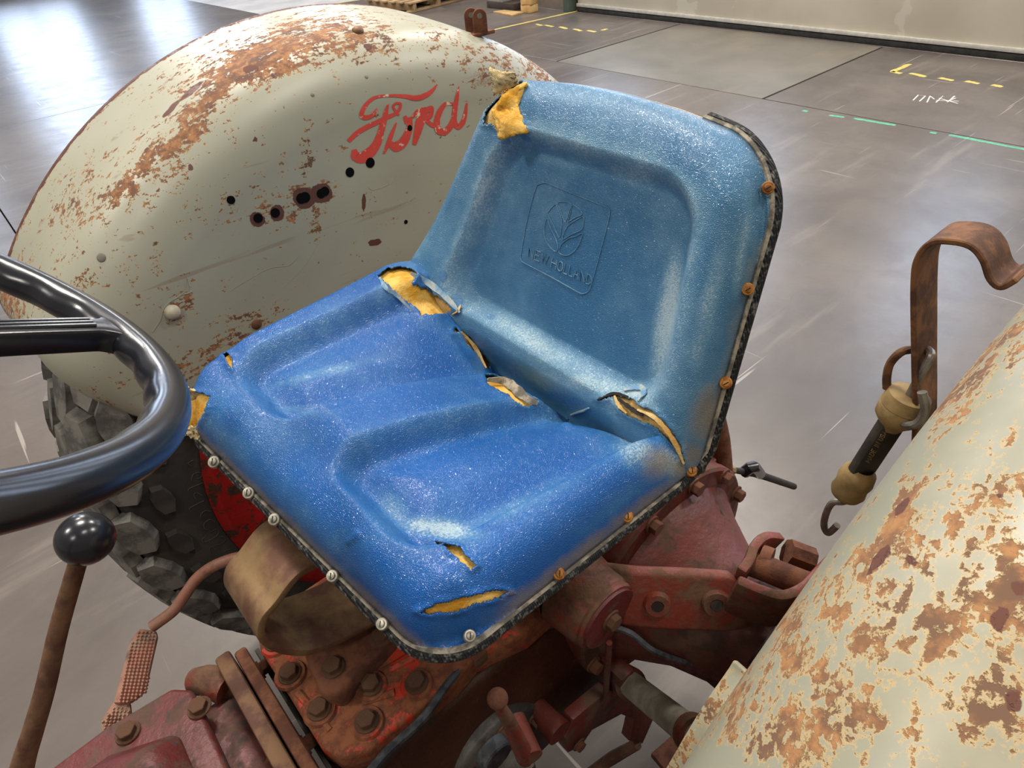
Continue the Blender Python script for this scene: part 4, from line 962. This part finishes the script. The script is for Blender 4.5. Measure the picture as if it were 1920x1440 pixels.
# fork end
e0 = TOP[-1]; dF = dz(e0)
def at(px, py, dd=0): return dpt(px, py, dF+dd)
bm = bmesh.new(); bar_bm(bm, smooth_path([at(1385, 1083, .0), at(1400, 1062, .01), at(1408, 1040, .02), at(1425, 1022, .03), at(1450, 1022, .05)], 5), (.0, .1, 1), .040, .013); bevel(bm, .004, 2); bm_link('fork_prong', bm, 'arm_red', TR)
bm = bmesh.new(); bar_bm(bm, smooth_path([at(1370, 1112, -.02), at(1415, 1132, -.03), at(1455, 1142, -.035), at(1492, 1128, -.03), at(1522, 1098, -.02), at(1548, 1072, 0)], 5), (.1, .1, 1), .082, .014); bevel(bm, .004, 2); bm_link('fork_prong', bm, 'arm_red', TR)
tube('clevis_pin', [at(1405, 1055, .02), at(1440, 1068, 0), at(1500, 1092, -.02), at(1520, 1098, -.02)], .017, 'rust_brown', TR, 20, 2, 'rusty brown pin through the fork')
lathe('pin_collar', [(0, .020), (.014, .020), (.014, 0)], at(1425, 1048, .015), at(1500, 1092, -.02)-at(1440, 1068, 0), 'rust_brown', TR, 24)
tube('link_head', [at(1475, 1035, .03), at(1520, 1052, .03)], [.019, .019], 'rust_brown', TR, 8, 1, 'rusty square head of the lift link')
# axle trumpet
TA = Vector((AX, 0, AZ))
lathe('axle_trumpet', [(.12, .165), (.135, .168), (.17, .158), (.20, .134), (.25, .104), (.32, .082), (.42, .07), (.52, .068), (.52, 0)], TA, (0, 1, 0), 'axle_red', TR, 64, 'grimy red flared axle housing')
lathe('trumpet_flange', [(.150, .155), (.150, .186), (.154, .19), (.166, .19), (.170, .186), (.170, .150)], TA, (0, 1, 0), 'axle_red', TR, 72)
for i in range(12):
    a = math.radians(i*30+12); bolt(TA+Vector((.177*math.cos(a), .170, .177*math.sin(a))), (0, 1, 0), .0105, 'rust_brown', TR, h=1.5)
lathe('axle_trumpet', [(-.12, .165), (-.17, .160), (-.25, .115), (-.42, .075), (-.52, .07), (-.52, 0)], TA, (0, 1, 0), 'axle_red', TR, 48)
lathe('differential_case', [(-.12, .19), (-.10, .2), (.10, .2), (.12, .19), (.152, .188), (.152, 0)], TA, (0, 1, 0), 'axle_red', TR, 56)
tube('wire', [hit(1345, 930, 1, .17), hit(1352, 960, 1, .2), hit(1375, 1000, 1, .22), hit(1400, 1030, 1, .24)], .0016, 'rubber', TR, 6)
tube('cable', [Vector((HC.x, hub_y1-.01, HC.z-.03)), hit(1180, 1186, 1, .222), hit(1225, 1220, 1, .25), hit(1290, 1243, 1, .28), hit(1350, 1256, 1, .31), hit(1395, 1255, 1, .34), hit(1425, 1225, 1, .36), hit(1460, 1180, 1, .385)], .0042, 'hose', TR, 8, 6, 'grey-black cable looping below the lift arm')
tube('control_rod', [hit(1142, 1205, 1, .205), hit(1136, 1300, 1, .205)], .0045, 'axle_red', TR, 8, 1, 'thin red upright rod')
# rear: lever and post behind the backrest
tube('top_link_post', [hit(1330, 760, 1, .10), hit(1345, 820, 1, .11), hit(1352, 885, 1, .12)], .020, 'rust_brown', TR, 14, 3, 'brown post behind the backrest')
tube('valve_stem', [hit(1350, 878, 1, .12), hit(1372, 882, 1, .12)], .009, 'cap_rubber', TR, 8, 1)
tube('valve_handle', [hit(1372, 881, 1, .12), hit(1405, 886, 1, .12), hit(1430, 892, 1, .12), hit(1488, 912, 1, .12)], [.005, .007, .0075, .0075], 'rubber', TR, 12, 3, 'black plastic sheathed lever end')
tube('valve_knob', [hit(1395, 886, 1, .12), hit(1412, 875, 1, .13), hit(1424, 888, 1, .12)], .011, 'black_gloss', TR, 10, 3)
# side of the differential, dark web plates
prism('side_plate', [hit(1090, 1075, 1, .13), hit(1130, 1040, 1, .13), hit(1300, 905, 1, .13), hit(1345, 860, 1, .13), hit(1330, 960, 1, .13), hit(1170, 1070, 1, .13)], (0, -.02, 0), 'axle_red', TR, .003, 'rusty grey-brown web beside the seat')
# ---------------- lower brake linkage
LY = .26
tube('brake_shaft', [hit(1185, 1285, 1, .22), hit(1310, 1385, 1, .36)], .019, 'tube', TR, 24, 1, 'weathered grey cross tube')
p1 = hit(1310, 1385, 1, .36); d1 = (hit(1310, 1385, 1, .36)-hit(1185, 1285, 1, .22)).normalized(); p0 = hit(1185, 1285, 1, .22)
lathe('shaft_collar', [(-.02, .024), (.0, .025), (.0, .019)], p1, d1, 'arm_red', TR, 24); lathe('shaft_collar', [(-.05, 0), (-.05, .022), (-.004, .025), (0, .018)], p0, d1, 'axle_red', TR, 24, 'red clamp collar on the cross tube')
box('clamp_lug', p0-d1*.03+Vector((.01, -.01, .025)), (.03, .05, .045), 'axle_red', TR, .006); bolt(p0-d1*.04+Vector((.02, .0, .0)), (.7, .3, .4), .011, 'axle_red', TR)
def plate(name, pxs, yy, th, mat, lab=None):
    return prism(name, [hit(a, b, 1, yy) for a, b in pxs], (0, -th, 0), mat, TR, .002, lab)
plate('brake_lever', [(1170, 1300), (1215, 1310), (1225, 1350), (1205, 1395), (1180, 1390), (1190, 1350), (1165, 1340), (1110, 1370), (1090, 1400), (1065, 1412), (1060, 1385), (1075, 1350), (1140, 1295)], .20, .02, 'axle_red', 'dark red twin brake lever')
lathe('lever_boss', [(0, 0), (0, .020), (.05, .016), (.05, 0)], hit(1050, 1375, 1, .2), (0, -1, 0), 'axle_red', TR, 20)
bolt(hit(1085, 1396, 1, .203), (0, 1, 0), .009, 'rust_brown', TR)
tube('adjuster_rod', [hit(1195, 1395, 1, .2), hit(1150, 1420, 1, .17), hit(1105, 1450, 1, .14)], [.010, .012, .010], 'rust_steel', TR, 10, 2)
for a, b, z_, w_ in (((1420, 1280), (1240, 1440), .12, .06), ((1340, 1250), (1500, 1330), .10, .05)):
    bm = bmesh.new(); bar_bm(bm, [hit(*a, 2, z_), hit(*b, 2, z_)], (1, 0, 0), w_, .014); bevel(bm, .002, 1); bm_link('drawbar_strap', bm, 'rust_brown', TR, 'dark flat drawbar strap near the floor')
lathe('stay_bracket', [(0, .03), (.05, .03), (.05, 0)], hit(1390, 1290, 1, .30), (0, -1, 0), 'rust_brown', TR, 20)
# hydraulic inspection plate with lever
pc = hit(930, 1415, 1, .150)
lathe('side_cover_plate', [(-.03, .088), (0, .088), (.004, .086), (.008, .080), (.010, .06), (.018, .052), (.018, 0)], pc, (0, 1, 0), 'gasket', TR, 64, 'round grey side cover plate')
box('valve_block', pc+Vector((.01, .03, -.01)), (.08, .05, .06), 'gasket', TR, .006)
lathe('filler_cap', [(0, .022), (.014, .021), (.016, .019), (.016, 0)], hit(919, 1403, 1, .20), (0, 1, 0), 'hose', TR, 32, 'round dark grey cap')
for a in range(6):
    t = math.radians(a*60+40); bolt(pc+Vector((.072*math.cos(t), .009, .072*math.sin(t))), (0, 1, 0), .010, 'rust_steel', TR, h=1.5)
tube('control_lever', [hit(934, 1318, 1, .24), hit(960, 1365, 1, .235), hit(985, 1420, 1, .23)], [.006, .0085, .011], 'arm_red', TR, 12, 4, 'short red control lever')
bmk = bmesh.new(); bmesh.ops.create_uvsphere(bmk, u_segments=20, v_segments=12, radius=.0105, matrix=Matrix.Translation(hit(933, 1310, 1, .242))); bm_link('lever_knob', bmk, 'rust_brown', TR, 'small rusty ball on the control lever')
lathe('lever_pivot', [(-.05, .015), (0, .015), (0, 0)], hit(996, 1422, 1, .24), (.3, 1, 0), 'arm_red', TR, 24)

# ---------------- steering wheel
th = math.radians(40); WC = Vector((.20, .02, 1.39)); E1 = Vector((-math.cos(th), 0, -math.sin(th))); E2 = Vector((0, 1, 0)); NW = E2.cross(E1)*-1
if NW.z < 0: NW = -NW
SW = thing('steering_wheel', '', 'x'); del SW['category']; SW['label'] = 'black steering wheel'; SW.parent = TR
bm = bmesh.new(); P = []; RR = []
for i in range(180):
    a = 2*math.pi*i/180; P.append(WC+(E1*math.cos(a)+E2*math.sin(a))*.212)
tube_bm(bm, P, .0142, 20, True)
# finger bumps under the rim
for v in bm.verts:
    q = v.co-WC; a = math.atan2(q.dot(E2), q.dot(E1)); rad = math.hypot(q.dot(E1), q.dot(E2)); dn = q.dot(NW)
    f_ = max(0, (.212-rad)/.0142*.8-dn/.0142*.5); v.co += (WC-v.co).normalized()*.0016*f_*math.sin(a*30)
bm_link('rim', bm, 'black_gloss', SW)
for a0 in (-15, 105, 225):
    a = math.radians(a0); d = E1*math.cos(a)+E2*math.sin(a); side_ = E1*-math.sin(a)+E2*math.cos(a)
    bm = bmesh.new(); pts = [WC+d*r-NW*q for r, q in ((.03, .03), (.07, .022), (.12, .012), (.17, .004), (.19, .001), (.205, 0))]
    bar_bm(bm, smooth_path(pts, 4), tuple(side_), .022, .020, list(np.interp(np.linspace(0, 1, 21), [0, .8, .93, 1], [.022, .022, .030, .05]))); bevel(bm, .004, 2); bm_link('spoke', bm, 'black_gloss', SW)
    for q in (-.005, 0, .005):
        tube('spoke_rib', [WC+d*.04-NW*.016+side_*q, WC+d*.12-NW*.0015+side_*q, WC+d*.185+NW*.0095+side_*q], .0018, 'black_gloss', SW, 6, 3)
lathe('hub', [(-.06, .02), (-.05, .035), (-.015, .038), (-.005, .03), (0, 0)], WC, NW, 'black_gloss', SW, 32)
tube('steering_column', [WC-NW*.05, WC-NW*.8], .02, 'arm_red', TR, 16, 1)
# ---------------- gear lever
GL = thing('gear_lever', '', 'x'); del GL['category']; GL['label'] = 'gear lever with a black ball knob'; GL.parent = TR
kp = hit(160, 1010, 2, 1.03); kr = 50*dz(kp)/F
bmk = bmesh.new(); bmesh.ops.create_uvsphere(bmk, u_segments=48, v_segments=32, radius=kr, matrix=Matrix.Translation(kp))
bm_link('knob', bmk, 'black_gloss', GL, 'glossy black ball knob', angle=180)
lp = [kp+(hit(142, 1062, 2, 1.0)-kp)*.4, hit(142, 1068, 2, .995), hit(110, 1180, 2, .93), hit(85, 1290, 2, .87), hit(62, 1370, 2, .83), hit(45, 1425, 2, .80), hit(38, 1470, 2, .775), hit(52, 1540, 2, .735)]
tube('shaft', lp, [.0085, .0088, .0095, .010, .0105, .0115, .013, .014], 'rust_steel', GL, 16, 5, 'dark rusty lever shaft')
# ---------------- right brake pedal
PD = thing('brake_pedal', '', 'x'); del PD['category']; PD['label'] = 'pinkish worn pedal with a dimpled tread plate'; PD.parent = TR
tube('pedal_arm', [hit(560, 1045, 2, .65), hit(470, 1042, 2, .64), hit(412, 1056, 2, .63), hit(372, 1082, 2, .61), hit(347, 1115, 2, .59), hit(325, 1145, 2, .57), hit(285, 1175, 2, .555)], .0098, 'pedal', PD, 14, 6, 'bent pink-red pedal arm')
zq = .55
def pz(x, y_, z): return zc(x, y_, z)
prism('tread_plate', [pz(262, 1178, zq), pz(292, 1182, zq), pz(294, 1192, zq), pz(272, 1290, zq-.01), pz(262, 1302, zq-.01), pz(243, 1316, zq-.012), pz(212, 1318, zq-.012), pz(243, 1200, zq)], (0, 0, -.008), 'pedal', PD, .0025, 'pinkish dimpled tread plate')
prism('step_plate', [pz(214, 1312, zq-.02), pz(243, 1316, zq-.02), pz(247, 1352, zq-.03), pz(215, 1400, zq-.035), pz(190, 1440, zq-.04), pz(189, 1350, zq-.03)], (0, 0, -.008), 'pedal', PD, .0025)
bm = bmesh.new(); tmpl = []
def in1(x, y_, poly): return bool(in_poly(np.array([[x, y_]]), poly)[0])
for poly, zz in (([(262, 1182), (290, 1186), (270, 1290), (243, 1310), (216, 1312), (246, 1204)], zq), ([(218, 1318), (241, 1320), (243, 1352), (215, 1392), (194, 1425), (193, 1352)], zq-.028)):
    for i in range(40):
        for j in range(12):
            x = 180+j*7.2+(1240-1180-i*6.2)*-.0+(-.27)*(i*6.2)+60; y_ = 1180+i*6.2
            if in1(x, y_, poly):
                q = pz(x, y_, zz+(.002 if zz == zq else .004))-Vector((0, 0, .012*(y_-1180)/140 if zz == zq else 0))
                bmesh.ops.create_cone(bm, cap_ends=True, segments=6, radius1=.0026, radius2=.0014, depth=.004, matrix=Matrix.Translation(q))
o = bm_link('tread_dimples', bm, 'pedal', PD, None, False); o['kind'] = 'stuff'

# ---------------- bracket on the near fender and tie-down strap
XB = -.55
BR = thing('fender_bracket', '', 'x'); del BR['category']; BR['label'] = 'rusty bent flat-bar bracket on the near fender'; BR.parent = TR
cpx = [(1700, 905), (1720, 860), (1733, 800), (1733, 640), (1733, 520), (1740, 470), (1765, 440), (1805, 437), (1840, 446), (1862, 470), (1875, 505), (1895, 520), (1925, 505)]
pts = [hit(x, y_, 0, XB) for x, y_ in cpx]
bm = bmesh.new(); bar_bm(bm, smooth_path(pts, 6), (1, 0, 0), .047, .0055); bevel(bm, .0012, 1); bm_link('bent_bar', bm, 'strap_rust', BR)
xs = XB+.012
tube('wire_hook', [hit(1712, 655, 0, XB-.01), hit(1690, 660, 0, xs), hit(1670, 680, 0, xs), hit(1663, 705, 0, xs), hit(1663, 728, 0, xs)], .0042, 'strap_rust', BR, 10, 6, 'rusty open wire hook')
HS = thing('rubber_strap', 'black rubber tie-down strap with tan ends and wire hooks, hanging from the rusty bracket', 'strap', tuple(hit(1600, 915, 0, xs)))
def ch(o): o.matrix_parent_inverse = Matrix.Translation(-Vector(HS.location)); return o
a, b = hit(1684, 775, 0, xs), hit(1600, 905, 0, xs+.01)
bm = bmesh.new(); bar_bm(bm, smooth_path([a, a.lerp(b, .5), b], 6), tuple(RT*.9+UP*.2), .030, .013); bevel(bm, .004, 2); band = ch(bm_link('rubber_band', bm, 'rubber', HS, 'black rubber body with worn tan printing'))
dd = (b-a).normalized()
ch(lathe('end_grip', [(-.030, 0), (-.030, .012), (-.026, .0205), (-.012, .0225), (-.011, .0215), (-.009, .0225), (.004, .0215), (.012, .015), (.02, .011)], a, dd, 'cap_rubber', HS, 28, 'tan moulded rubber end'))
ch(lathe('end_grip', [(-.026, .012), (-.018, .018), (-.006, .020), (.004, .018), (.014, .0195), (.020, .017), (.022, .01), (.022, 0)], b, dd, 'cap_rubber', HS, 28, 'tan moulded rubber end'))
ch(tube('wire_hook', [a-dd*.01, hit(1705, 742, 0, xs+.004), hit(1722, 710, 0, xs+.004), hit(1738, 682, 0, xs+.004), hit(1746, 665, 0, xs), hit(1738, 655, 0, XB-.004)], .0042, 'wire', HS, 10, 6, 'grey wire hook through the bracket'))
ch(tube('wire_hook', [hit(1688, 790, 0, xs+.012), hit(1705, 798, 0, xs+.02), hit(1725, 790, 0, xs+.02), hit(1735, 765, 0, xs+.02), hit(1729, 735, 0, xs+.02)], .0045, 'wire', HS, 10, 6))
ch(tube('wire_hook', [b+dd*.01, hit(1598, 925, 0, xs+.01), hit(1584, 940, 0, xs+.01), hit(1562, 942, 0, xs+.01), hit(1550, 960, 0, xs+.01), hit(1545, 985, 0, xs+.01), hit(1553, 999, 0, xs+.01), hit(1570, 985, 0, xs+.01)], .0042, 'wire', HS, 10, 6, 'dull wire hook at the lower end'))
BD = bvh_of(band); bm = bmesh.new()
for L in text_px('MADE IN USA', (1630, 868), (4.7, -8.0), (-7.5, -4.0), .52, .22):
    ps = [onto(BD, x, y_)[0] for x, y_ in L]; ps = [p for p in ps if p]
    if len(ps) > 1: tube_bm(bm, ps, .0005, 4)
ch(bm_link('printed_text', bm, 'print', HS, 'tan printed words Made in USA'))
bpy.context.view_layer.update()
